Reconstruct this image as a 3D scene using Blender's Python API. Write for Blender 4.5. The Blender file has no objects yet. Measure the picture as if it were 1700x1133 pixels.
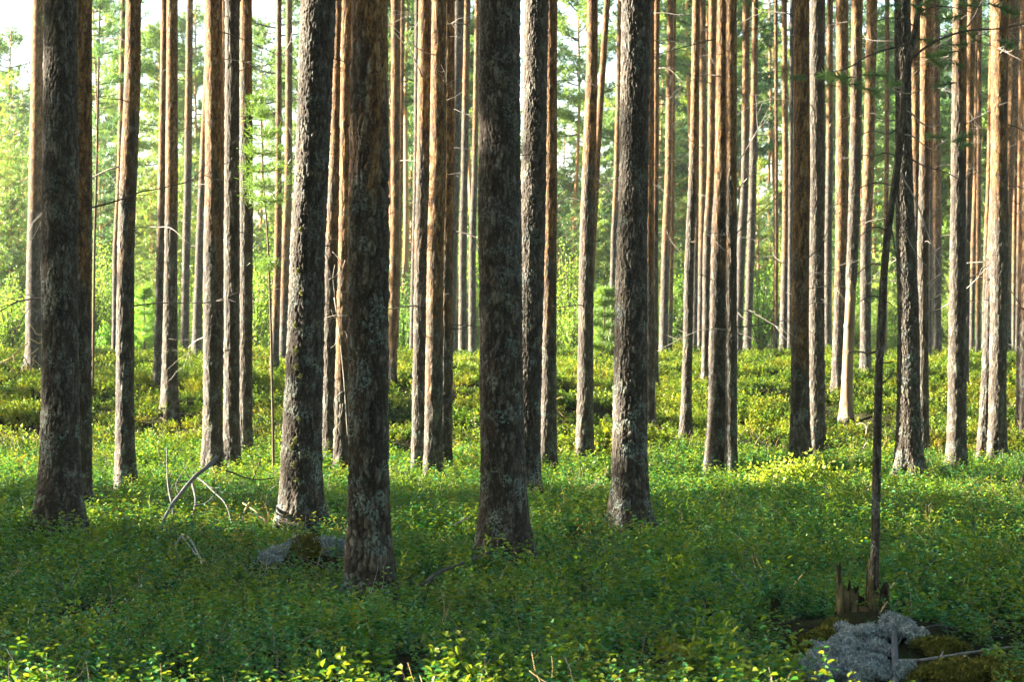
import bpy, math, random
import numpy as np
from mathutils import Vector, Matrix, Euler

random.seed(7)
R = np.random.RandomState(11)
SC = bpy.context.scene
COL = SC.collection

# ------------------------------------------------------------------ camera, sky, sun, exposure
CAM_H = 1.6
FOC = 85.0 / 36.0 * 1700.0          # focal length in photo pixels (photo is 1700 x 1133)
cam = bpy.data.cameras.new("camera")
cam.lens = 85.0
cam.sensor_width = 36.0
cam.clip_start = 0.1
cam.clip_end = 3000.0
cam.dof.use_dof = True
cam.dof.focus_distance = 18.5
cam.dof.aperture_fstop = 9.0
cam_o = bpy.data.objects.new("camera", cam)
cam_o.location = (0, 0, CAM_H)
cam_o.rotation_euler = (math.radians(90), 0, 0)
COL.objects.link(cam_o)
SC.camera = cam_o

SUN_EL = math.radians(16.0)
SUN_BACK = math.radians(8.0)       # how far the sun stands behind the picture plane, on the left
SUN_DIR = Vector((-math.cos(SUN_BACK) * math.cos(SUN_EL), math.sin(SUN_BACK) * math.cos(SUN_EL), math.sin(SUN_EL)))

world = bpy.data.worlds.new("World")
SC.world = world
world.use_nodes = True
wn = world.node_tree
wn.nodes.clear()
sky = wn.nodes.new("ShaderNodeTexSky")
sky.sky_type = 'NISHITA'
sky.sun_disc = False
sky.sun_elevation = SUN_EL
sky.sun_rotation = math.atan2(SUN_DIR.x, SUN_DIR.y)
sky.air_density = 1.0
sky.dust_density = 1.0
sky.ozone_density = 1.0
bg = wn.nodes.new("ShaderNodeBackground")
bg.inputs["Strength"].default_value = 0.05
wo = wn.nodes.new("ShaderNodeOutputWorld")
wn.links.new(sky.outputs[0], bg.inputs[0])
wn.links.new(bg.outputs[0], wo.inputs[0])

sun = bpy.data.lights.new("sun", 'SUN')
sun.energy = 5.0
sun.angle = math.radians(0.5)
sun.color = (1.0, 0.89, 0.70)
sun_o = bpy.data.objects.new("sun", sun)
sun_o.rotation_euler = SUN_DIR.to_track_quat('Z', 'Y').to_euler()
sun_o.location = (-40, 20, 30)
COL.objects.link(sun_o)

SC.view_settings.view_transform = 'Standard'
SC.view_settings.look = 'None'
SC.view_settings.exposure = 3.55
SC.view_settings.gamma = 1.0
SC.render.engine = 'CYCLES'
SC.cycles.use_denoising = True
SC.cycles.max_bounces = 6
SC.cycles.diffuse_bounces = 3
SC.cycles.transmission_bounces = 3
SC.cycles.transparent_max_bounces = 4
SC.cycles.volume_bounces = 0
SC.cycles.caustics_reflective = False
SC.cycles.caustics_refractive = False


# ------------------------------------------------------------------ numpy noise
def hash2(i, j, s=0):
    n = (i.astype(np.int64) * 374761393 + j.astype(np.int64) * 668265263 + s * 974634541) & 0x7fffffff
    n = ((n ^ (n >> 13)) * 1274126177) & 0x7fffffff
    n = ((n ^ (n >> 16)) * 1911520717) & 0x7fffffff
    return ((n ^ (n >> 15)) & 0xffffff) / float(0xffffff)


def vnoise(x, y, s=0, px=None):
    xi = np.floor(x); yi = np.floor(y)
    fx = x - xi; fy = y - yi
    fx = fx * fx * (3 - 2 * fx); fy = fy * fy * (3 - 2 * fy)
    x0 = xi; x1 = xi + 1
    if px:
        x0 = np.mod(x0, px); x1 = np.mod(x1, px)
    a = hash2(x0, yi, s); b = hash2(x1, yi, s); c = hash2(x0, yi + 1, s); d = hash2(x1, yi + 1, s)
    return (a * (1 - fx) + b * fx) * (1 - fy) + (c * (1 - fx) + d * fx) * fy


def fbm(x, y, s=0, o=3, px=None):
    t = 0; a = 1.0; n = 0
    for k in range(o):
        t = t + a * vnoise(x * 2 ** k, y * 2 ** k, s + k * 17, px * 2 ** k if px else None)
        n += a; a *= 0.5
    return t / n


def worley(u, v, nu, s=0):
    """u periodic over nu cells; returns F1, F2 and the nearest cell's random value"""
    ui = np.floor(u); vi = np.floor(v)
    f1 = np.full(u.shape, 9.0); f2 = np.full(u.shape, 9.0); cid = np.zeros(u.shape)
    for du in (-1, 0, 1):
        for dv in (-1, 0, 1):
            ci = ui + du; cj = vi + dv
            cm = np.mod(ci, nu)
            pu = ci + 0.1 + 0.8 * hash2(cm, cj, s); pv = cj + 0.05 + 0.9 * hash2(cm, cj, s + 5)
            d = np.hypot(pu - u, pv - v)
            r = hash2(cm, cj, s + 9)
            near = d < f1
            f2 = np.where(near, f1, np.minimum(f2, d))
            cid = np.where(near, r, cid)
            f1 = np.where(near, d, f1)
    return f1, f2, cid


def sstep(a, b, x):
    t = np.clip((x - a) / (b - a), 0, 1)
    return t * t * (3 - 2 * t)


# ------------------------------------------------------------------ ground height
GY = [-50, 0, 24, 28, 30, 33, 36, 41, 47, 53, 60, 66, 73, 80, 95, 120, 170, 400, 2000]
GZ = [0, 0, 0, 0.02, 0.03, 0.10, 0.26, 0.48, 0.65, 0.76, 0.88, 0.97, 1.04, 0.95, 0.6, 0.2, -0.5, -2, -4]
MOUNDS = [(3.0, 27.4, 0.20, 0.75, 0.7), (-1.3, 16.7, 0.17, 0.6, 0.4),
          (4.0, 27.0, 0.12, 0.4, 0.35), (-3.85, 18.6, 0.16, 0.45, 0.4)]


def gz(x, y):
    x = np.asarray(x, dtype=float); y = np.asarray(y, dtype=float)
    z = np.interp(y, GY, GZ)
    a = np.interp(y, [0, 20, 27, 31, 38, 72, 85, 200], [0.05, 0.06, 0.05, 0.10, 0.26, 0.30, 0.2, 0.5])
    z = z + a * (fbm(x / 3.1 + 40, y / 3.0 + 40, 3, 3) - 0.5)
    b = np.interp(y, [0, 11, 26, 29, 33, 74, 88], [0.16, 0.20, 0.20, 0.16, 0.75, 0.85, 0.4])
    z = z + b * (fbm(x / 1.3 + 7, y / 2.0 + 3, 8, 2) - 0.5)
    for mx, my, h, sx, sy in MOUNDS:
        z = z + h * np.exp(-((x - mx) / sx) ** 2 - ((y - my) / sy) ** 2)
    # the stump's mound with the bare lichen slope in front of it
    w = np.clip(1.6 - np.hypot((x - 2.05) / 1.0, (y - 12.5) / 1.25) * 1.6, 0, 1)
    w = w * w * (3 - 2 * w)
    zt = -0.02 + 0.20 * np.exp(-((x - 1.93) / 0.42) ** 2 - ((y - 13.35) / 0.75) ** 2) + 0.03 * (fbm(x * 5, y * 5, 12, 2) - 0.5)
    return z * (1 - w) + zt * w


def gz1(x, y):
    return float(gz(np.array([x]), np.array([y]))[0])


def at(px, py, d):
    """photo pixel seen at depth d -> world point"""
    return Vector(((px - 850.0) / FOC * d, d, CAM_H - (py - 566.5) / FOC * d))


_DS = np.arange(9.5, 84, 0.04)


def depth_of(px, py, veg=0.12):
    """depth at which the line of sight through a photo pixel meets the top of the ground cover"""
    xs = (px - 850.0) / FOC * _DS
    zr = CAM_H - (py - 566.5) / FOC * _DS
    hit = np.nonzero(zr <= gz(xs, _DS) + veg)[0]
    return float(_DS[hit[0]]) if len(hit) else None


# ------------------------------------------------------------------ mesh helpers
def mesh_np(name, verts, quads=None, tris=None, smooth=True, mats=(), mat_idx=None, color=None):
    me = bpy.data.meshes.new(name)
    verts = np.asarray(verts, dtype=np.float32)
    nq = 0 if quads is None else len(quads)
    nt = 0 if tris is None else len(tris)
    me.vertices.add(len(verts))
    me.vertices.foreach_set("co", verts.ravel())
    loops = []
    if nq: loops.append(np.asarray(quads, dtype=np.int32).ravel())
    if nt: loops.append(np.asarray(tris, dtype=np.int32).ravel())
    loops = np.concatenate(loops)
    me.loops.add(len(loops))
    me.loops.foreach_set("vertex_index", loops)
    me.polygons.add(nq + nt)
    starts = np.concatenate([np.arange(nq) * 4, nq * 4 + np.arange(nt) * 3]).astype(np.int32)
    tot = np.concatenate([np.full(nq, 4), np.full(nt, 3)]).astype(np.int32)
    me.polygons.foreach_set("loop_start", starts)
    me.polygons.foreach_set("loop_total", tot)
    if smooth:
        me.polygons.foreach_set("use_smooth", np.ones(nq + nt, dtype=bool))
    for m in mats:
        me.materials.append(m)
    if mat_idx is not None:
        me.polygons.foreach_set("material_index", np.asarray(mat_idx, dtype=np.int32))
    if color is not None:
        a = me.attributes.new("bark", 'FLOAT_COLOR', 'POINT')
        a.data.foreach_set("color", np.asarray(color, dtype=np.float32).ravel())
    me.update()
    me.validate()
    return me


class MB:
    """collects faces with material numbers"""
    def __init__(self):
        self.v = []; self.q = []; self.t = []; self.mq = []; self.mt = []; self.n = 0

    def add(self, verts, quads=None, tris=None, m=0):
        verts = np.asarray(verts, dtype=float).reshape(-1, 3)
        self.v.append(verts)
        if quads is not None and len(quads):
            q = np.asarray(quads, dtype=int) + self.n
            self.q.append(q); self.mq.append(np.full(len(q), m))
        if tris is not None and len(tris):
            t = np.asarray(tris, dtype=int) + self.n
            self.t.append(t); self.mt.append(np.full(len(t), m))
        self.n += len(verts)

    def tube(self, pts, radii, seg=6, m=0, cap=True, rough=0.0, rs=0):
        pts = np.asarray([tuple(p) for p in pts], dtype=float)
        k = len(pts)
        tang = np.gradient(pts, axis=0)
        tang /= np.maximum(np.linalg.norm(tang, axis=1, keepdims=True), 1e-9)
        ref = np.array([0.31, 0.87, 0.38]) if abs(tang[0] @ np.array([0.31, 0.87, 0.38])) < 0.9 else np.array([1.0, 0, 0])
        rings = []
        for i in range(k):
            a = np.cross(tang[i], ref); a /= max(np.linalg.norm(a), 1e-9)
            b = np.cross(tang[i], a)
            th = np.arange(seg) / seg * 2 * math.pi
            rr = np.full(seg, radii[i])
            if rough:
                rr = rr * (1 + rough * (hash2(np.arange(seg), np.full(seg, i), rs) - 0.5) * 2)
            rings.append(pts[i] + (np.cos(th) * rr)[:, None] * a + (np.sin(th) * rr)[:, None] * b)
        v = np.concatenate(rings)
        q = []
        for i in range(k - 1):
            for j in range(seg):
                j2 = (j + 1) % seg
                q.append((i * seg + j, i * seg + j2, (i + 1) * seg + j2, (i + 1) * seg + j))
        t = []
        if cap:
            v = np.concatenate([v, pts[:1], pts[-1:]])
            for j in range(seg):
                t.append((k * seg, (j + 1) % seg, j))
                t.append((k * seg + 1, (k - 1) * seg + j, (k - 1) * seg + (j + 1) % seg))
        self.add(v, q, t, m)

    def leaves(self, P, D, N, L, W, m=0, fold=0.25):
        """many folded oval leaves at once: base points P, directions D, normals N, lengths L, widths W"""
        P = np.asarray(P, float); D = np.asarray(D, float); N = np.asarray(N, float)
        D = D / np.maximum(np.linalg.norm(D, axis=1, keepdims=True), 1e-9)
        S = np.cross(D, N); S /= np.maximum(np.linalg.norm(S, axis=1, keepdims=True), 1e-9)
        N = np.cross(S, D)
        L = np.broadcast_to(np.asarray(L, float), (len(P),))[:, None]
        W = np.broadcast_to(np.asarray(W, float), (len(P),))[:, None]
        f = fold * W
        vs = np.stack([P, P + D * L * .32 + S * W * .46 + N * f, P + D * L * .72 + S * W * .40 + N * f * .8, P + D * L - N * L * .08,
                       P + D * L * .72 - S * W * .40 + N * f * .8, P + D * L * .32 - S * W * .46 + N * f], axis=1).reshape(-1, 3)
        b = np.arange(len(P))[:, None] * 6
        q = np.concatenate([b + np.array([[0, 1, 2, 3]]), b + np.array([[0, 3, 4, 5]])])
        self.add(vs, q, None, m)

    def cards(self, P, D, L, W, m=0, rs=None):
        """thin needle quads"""
        P = np.asarray(P, float); D = np.asarray(D, float)
        D = D / np.maximum(np.linalg.norm(D, axis=1, keepdims=True), 1e-9)
        X = (rs or R).normal(size=D.shape)
        S = np.cross(D, X); S /= np.maximum(np.linalg.norm(S, axis=1, keepdims=True), 1e-9)
        L = np.broadcast_to(np.asarray(L, float), (len(P),))[:, None]
        W = np.broadcast_to(np.asarray(W, float), (len(P),))[:, None]
        vs = np.stack([P - S * W * .5, P + S * W * .5, P + D * L + S * W * .25, P + D * L - S * W * .25], axis=1).reshape(-1, 3)
        b = np.arange(len(P))[:, None] * 4
        self.add(vs, b + np.array([[0, 1, 2, 3]]), None, m)

    def build(self, name, mats, smooth=True):
        v = np.concatenate(self.v)
        q = np.concatenate(self.q) if self.q else None
        t = np.concatenate(self.t) if self.t else None
        mi = np.concatenate((self.mq if self.q else []) + (self.mt if self.t else []))
        return mesh_np(name, v, q, t, smooth, mats, mi)


def link(name, me, parent=None, loc=None, rot=None, scale=None):
    o = bpy.data.objects.new(name, me)
    COL.objects.link(o)
    if parent is not None: o.parent = parent
    if loc is not None: o.location = loc
    if rot is not None: o.rotation_euler = rot
    if scale is not None: o.scale = (scale,) * 3 if np.isscalar(scale) else scale
    return o


def thing(name, loc, label, cat, group=None, rotz=0):
    o = bpy.data.objects.new(name, None)
    o.empty_display_size = 0.2
    COL.objects.link(o)
    o.location = loc
    o.rotation_euler = (0, 0, rotz)
    tag(o, label, cat, group)
    return o


def tag(o, label=None, cat=None, group=None, kind=None):
    if label: o["label"] = label
    if cat: o["category"] = cat
    if group: o["group"] = group
    if kind: o["kind"] = kind


# ------------------------------------------------------------------ materials
def new_mat(name):
    m = bpy.data.materials.new(name)
    m.use_nodes = True
    n = m.node_tree
    n.nodes.clear()
    return m, n, n.nodes.new("ShaderNodeOutputMaterial")


def N(nt, t, **kw):
    n = nt.nodes.new(t)
    for k, v in kw.items():
        setattr(n, k, v)
    return n


def ramp(nt, fac, stops, interp='LINEAR'):
    r = nt.nodes.new("ShaderNodeValToRGB")
    r.color_ramp.interpolation = interp
    el = r.color_ramp.elements
    while len(el) < len(stops): el.new(0.5)
    for e, (p, c) in zip(el, stops):
        e.position = p
        e.color = (c[0], c[1], c[2], 1) if not np.isscalar(c) else (c, c, c, 1)
    nt.links.new(fac, r.inputs[0])
    return r.outputs[0]


def mixc(nt, fac, a, b, mode='MIX'):
    m = nt.nodes.new("ShaderNodeMix")
    m.data_type = 'RGBA'; m.blend_type = mode
    for s, v in ((0, fac), (6, a), (7, b)):
        if isinstance(v, (int, float)): m.inputs[s].default_value = v
        elif isinstance(v, tuple): m.inputs[s].default_value = (v[0], v[1], v[2], 1)
        else: nt.links.new(v, m.inputs[s])
    return m.outputs[2]


def math_n(nt, op, a, b=None):
    m = nt.nodes.new("ShaderNodeMath"); m.operation = op
    for i, v in enumerate((a, b)):
        if v is None: continue
        if isinstance(v, (int, float)): m.inputs[i].default_value = v
        else: nt.links.new(v, m.inputs[i])
    return m.outputs[0]


def noise(nt, vec, scale, detail=3, rough=0.55, dist=0.0):
    t = nt.nodes.new("ShaderNodeTexNoise")
    t.inputs["Scale"].default_value = scale; t.inputs["Detail"].default_value = detail
    t.inputs["Roughness"].default_value = rough; t.inputs["Distortion"].default_value = dist
    if vec is not None: nt.links.new(vec, t.inputs["Vector"])
    return t.outputs["Fac"]


def stretched(nt, vec, s):
    m = nt.nodes.new("ShaderNodeMapping")
    m.inputs["Scale"].default_value = s
    nt.links.new(vec, m.inputs["Vector"])
    return m.outputs[0]


def bark_material():
    """attribute 'bark': r = plate random, g = fissure (0 deep .. 1 plate), b = orange upper bark, a = lichen"""
    m, nt, out = new_mat("pine_bark")
    L = nt.links.new
    at_ = N(nt, "ShaderNodeAttribute", attribute_name="bark")
    sep = N(nt, "ShaderNodeSeparateColor"); L(at_.outputs["Color"], sep.inputs[0])
    plate, fiss, oran, lich = sep.outputs[0], sep.outputs[1], sep.outputs[2], at_.outputs["Alpha"]
    pos = N(nt, "ShaderNodeNewGeometry").outputs["Position"]
    fine = noise(nt, stretched(nt, pos, (1, 1, 0.45)), 60, 4, 0.65)
    mid = noise(nt, stretched(nt, pos, (1, 1, 0.35)), 14, 3, 0.6)
    pv = math_n(nt, 'ADD', math_n(nt, 'MULTIPLY', plate, 0.5), math_n(nt, 'MULTIPLY', fine, 0.5))
    grey = ramp(nt, pv, [(0.34, (0.007, 0.007, 0.007)), (0.48, (0.032, 0.029, 0.026)), (0.61, (0.115, 0.102, 0.086)), (0.75, (0.29, 0.27, 0.235))])
    brown = ramp(nt, mid, [(0.32, (0.014, 0.010, 0.007)), (0.7, (0.12, 0.086, 0.052))])
    low = mixc(nt, 0.42, grey, brown)
    ov = math_n(nt, 'ADD', math_n(nt, 'MULTIPLY', plate, 0.45), math_n(nt, 'MULTIPLY', fine, 0.55))
    org = ramp(nt, ov, [(0.31, (0.022, 0.013, 0.008)), (0.45, (0.115, 0.058, 0.018)), (0.60, (0.26, 0.145, 0.048)), (0.76, (0.34, 0.24, 0.14))])
    gf = ramp(nt, noise(nt, stretched(nt, pos, (1, 1, 0.5)), 27, 5, 0.7), [(0.53, 0.0), (0.60, 1.0)])
    org = mixc(nt, math_n(nt, 'MULTIPLY', gf, 0.75), org, grey)
    base = mixc(nt, oran, low, org)
    fd = math_n(nt, 'SUBTRACT', 1.0, fiss)
    base = mixc(nt, math_n(nt, 'MULTIPLY', fd, 0.85), base, mixc(nt, oran, (0.030, 0.022, 0.018), (0.10, 0.035, 0.014)))
    dk = ramp(nt, noise(nt, stretched(nt, pos, (1, 1, 0.6)), 48, 5, 0.75), [(0.55, 0.0), (0.60, 1.0)])
    base = mixc(nt, math_n(nt, 'MULTIPLY', math_n(nt, 'MULTIPLY', dk, oran), 0.85), base, (0.022, 0.014, 0.010))
    pf = ramp(nt, noise(nt, stretched(nt, pos, (1, 1, 0.7)), 70, 5, 0.8), [(0.56, 0.0), (0.61, 1.0)])
    base = mixc(nt, math_n(nt, 'MULTIPLY', math_n(nt, 'MULTIPLY', pf, fiss), 0.42), base, (0.27, 0.285, 0.28))
    spot = ramp(nt, noise(nt, pos, 55, 4, 0.7), [(0.49, 0.0), (0.56, 1.0)])
    spot = math_n(nt, 'MULTIPLY', spot, ramp(nt, noise(nt, pos, 6.5, 3, 0.6), [(0.52, 0.0), (0.60, 1.0)]))
    lf = math_n(nt, 'MULTIPLY', math_n(nt, 'MULTIPLY', spot, lich), 0.8)
    lc = ramp(nt, noise(nt, pos, 5, 2), [(0.35, (0.20, 0.27, 0.27)), (0.6, (0.26, 0.32, 0.27)), (0.7, (0.34, 0.34, 0.17))])
    base = mixc(nt, lf, base, lc)
    bs = N(nt, "ShaderNodeBsdfPrincipled")
    L(base, bs.inputs["Base Color"])
    bs.inputs["Roughness"].default_value = 0.82
    bs.inputs["Specular IOR Level"].default_value = 0.25
    bp = N(nt, "ShaderNodeBump"); bp.inputs["Strength"].default_value = 0.7; bp.inputs["Distance"].default_value = 0.012
    L(math_n(nt, 'ADD', fine, math_n(nt, 'MULTIPLY', mid, 0.8)), bp.inputs["Height"])
    L(bp.outputs[0], bs.inputs["Normal"])
    L(bs.outputs[0], out.inputs[0])
    return m


def leaf_material(name, c0, c1, c2, patch_scale=0.6, trans=0.35, rough=0.42, patch=None, spec=0.35):
    """foliage: colour varies by instance, by patches in the place and leaf by leaf; part of the light passes through"""
    m, nt, out = new_mat(name)
    L = nt.links.new
    oi = N(nt, "ShaderNodeObjectInfo")
    geo = N(nt, "ShaderNodeNewGeometry")
    pn = noise(nt, geo.outputs["Position"], patch_scale, 3, 0.6)
    ln = geo.outputs["Random Per Island"]
    f = math_n(nt, 'ADD', math_n(nt, 'MULTIPLY', oi.outputs["Random"], 0.4),
               math_n(nt, 'ADD', math_n(nt, 'MULTIPLY', ln, 0.3), math_n(nt, 'MULTIPLY', pn, 0.3)))
    col = ramp(nt, f, [(0.28, c0), (0.5, c1), (0.70, c2)])
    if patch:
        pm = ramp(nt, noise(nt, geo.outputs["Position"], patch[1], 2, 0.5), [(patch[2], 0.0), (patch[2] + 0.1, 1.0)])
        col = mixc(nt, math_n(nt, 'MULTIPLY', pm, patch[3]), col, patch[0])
    bs = N(nt, "ShaderNodeBsdfPrincipled")
    L(col, bs.inputs["Base Color"])
    bs.inputs["Roughness"].default_value = rough
    bs.inputs["Specular IOR Level"].default_value = spec
    tr = N(nt, "ShaderNodeBsdfTranslucent")
    tc = mixc(nt, 1.0, col, (1.5, 1.45, 0.55), 'MULTIPLY')
    L(tc, tr.inputs[0])
    mx = N(nt, "ShaderNodeMixShader"); mx.inputs[0].default_value = trans
    L(bs.outputs[0], mx.inputs[1]); L(tr.outputs[0], mx.inputs[2])
    L(mx.outputs[0], out.inputs[0])
    return m


def plain_material(name, stops, scale=20, rough=0.85, stretch=(1, 1, 1), bump=0.4, bdist=0.01):
    m, nt, out = new_mat(name)
    L = nt.links.new
    pos = N(nt, "ShaderNodeNewGeometry").outputs["Position"]
    f = noise(nt, stretched(nt, pos, stretch), scale, 5, 0.62)
    bs = N(nt, "ShaderNodeBsdfPrincipled")
    L(ramp(nt, f, stops), bs.inputs["Base Color"])
    bs.inputs["Roughness"].default_value = rough
    bs.inputs["Specular IOR Level"].default_value = 0.25
    bp = N(nt, "ShaderNodeBump"); bp.inputs["Strength"].default_value = bump; bp.inputs["Distance"].default_value = bdist
    L(f, bp.inputs["Height"]); L(bp.outputs[0], bs.inputs["Normal"])
    L(bs.outputs[0], out.inputs[0])
    return m


BARK = bark_material()
M_LEAF = leaf_material("bilberry_leaf", (0.020, 0.10, 0.043), (0.058, 0.225, 0.078), (0.13, 0.36, 0.10), 0.55, 0.25, patch=((0.15, 0.17, 0.035), 0.45, 0.56, 0.4))
M_YOUNG = leaf_material("young_leaf", (0.08, 0.17, 0.02), (0.14, 0.23, 0.025), (0.24, 0.27, 0.035), 0.8, 0.42, patch=((0.26, 0.17, 0.03), 0.7, 0.58, 0.6))
M_FARLEAF = leaf_material("ground_leaf", (0.045, 0.09, 0.012), (0.14, 0.175, 0.018), (0.32, 0.285, 0.03), 0.5, 0.36, patch=((0.016, 0.046, 0.010), 0.62, 0.44, 0.93))  # dark bilberry against yellow lingonberry tones, deepened to imitate shadow bands
M_SUNLITLEAF = leaf_material("sunlit_young_leaf", (0.18, 0.28, 0.04), (0.27, 0.36, 0.055), (0.38, 0.42, 0.07), 1.5, 0.5)  # young leaves, paler than the others so the bush looks blown out by sun
M_NEEDLE = leaf_material("pine_needle", (0.040, 0.10, 0.058), (0.075, 0.165, 0.088), (0.15, 0.25, 0.10), 0.2, 0.42)  # blue-green tint and lift put distance haze into the colour
M_NEEDLE2 = leaf_material("young_pine_needle", (0.09, 0.165, 0.055), (0.14, 0.24, 0.065), (0.23, 0.32, 0.075), 0.2, 0.42)  # brightened lime, as is the birch below, for a sunlit, hazy glow
M_BIRCH = leaf_material("birch_leaf", (0.09, 0.22, 0.04), (0.16, 0.31, 0.055), (0.26, 0.39, 0.07), 0.5, 0.48)
M_TWIG = plain_material("twig", [(0.3, (0.05, 0.035, 0.025)), (0.7, (0.14, 0.10, 0.07))], 60)
M_DEADWOOD = plain_material("dead_wood", [(0.3, (0.16, 0.14, 0.125)), (0.7, (0.42, 0.37, 0.32))], 45, 0.8, (1, 1, 0.4))
M_DARKWOOD = plain_material("dark_dead_wood", [(0.3, (0.035, 0.030, 0.028)), (0.7, (0.11, 0.095, 0.085))], 50, 0.85)
M_PALEWOOD = plain_material("bare_wood", [(0.3, (0.11, 0.072, 0.042)), (0.7, (0.27, 0.19, 0.115))], 10, 0.7, (1, 1, 0.12), 0.3)
M_ROTWOOD = plain_material("rotten_wood", [(0.36, (0.015, 0.011, 0.007)), (0.5, (0.085, 0.06, 0.032)), (0.68, (0.24, 0.20, 0.09))], 30, 0.9, (1, 1, 0.25), 0.8)
M_GREYWOOD = plain_material("grey_dead_wood", [(0.3, (0.05, 0.05, 0.052)), (0.7, (0.16, 0.16, 0.16))], 45, 0.8, (1, 1, 0.5))
M_STRAW = plain_material("dry_stalk", [(0.3, (0.30, 0.20, 0.09)), (0.7, (0.52, 0.38, 0.2))], 40)
M_LICHEN = plain_material("reindeer_lichen", [(0.36, (0.15, 0.17, 0.175)), (0.62, (0.52, 0.57, 0.57))], 55, 0.95)
M_MOSS = plain_material("moss", [(0.32, (0.06, 0.07, 0.012)), (0.66, (0.24, 0.22, 0.03))], 40, 0.95, bump=0.9, bdist=0.02)
M_PALEGREY = plain_material("pale_grey_surface", [(0.3, (0.35, 0.36, 0.36)), (0.7, (0.55, 0.56, 0.56))], 4, 0.8)


def ground_material():
    m, nt, out = new_mat("forest_floor")
    L = nt.links.new
    pos = N(nt, "ShaderNodeNewGeometry").outputs["Position"]
    a = noise(nt, pos, 3.0, 6, 0.65)
    b = noise(nt, pos, 26.0, 4, 0.6)
    c = ramp(nt, a, [(0.3, (0.012, 0.009, 0.006)), (0.48, (0.022, 0.022, 0.009)), (0.62, (0.026, 0.042, 0.009)), (0.8, (0.05, 0.06, 0.012))])
    c = mixc(nt, math_n(nt, 'MULTIPLY', b, 0.35), c, (0.05, 0.035, 0.02))
    bs = N(nt, "ShaderNodeBsdfPrincipled")
    L(c, bs.inputs["Base Color"]); bs.inputs["Roughness"].default_value = 1.0; bs.inputs["Specular IOR Level"].default_value = 0.05
    bp = N(nt, "ShaderNodeBump"); bp.inputs["Strength"].default_value = 0.9; bp.inputs["Distance"].default_value = 0.05
    L(b, bp.inputs["Height"]); L(bp.outputs[0], bs.inputs["Normal"])
    L(bs.outputs[0], out.inputs[0])
    return m


# ------------------------------------------------------------------ the ground
def build_ground():
    xs = np.concatenate([-np.geomspace(430, 20, 14), np.arange(-19.5, 19.6, 0.22), np.geomspace(20, 430, 14)])
    ys = np.concatenate([[-60, -30, -12, -4, 2], np.arange(6, 36, 0.2), np.arange(36, 90, 0.32), np.geomspace(91, 430, 26)])
    X, Y = np.meshgrid(xs, ys)
    Z = gz(X, Y)
    v = np.stack([X, Y, Z], -1).reshape(-1, 3)
    nx, ny = len(xs), len(ys)
    i = (np.arange(ny - 1)[:, None] * nx + np.arange(nx - 1)[None]).ravel()
    q = np.stack([i, i + 1, i + nx + 1, i + nx], 1)
    o = link("ground", mesh_np("ground", v, q, mats=(ground_material(),)))
    tag(o, kind="structure")


build_ground()


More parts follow.
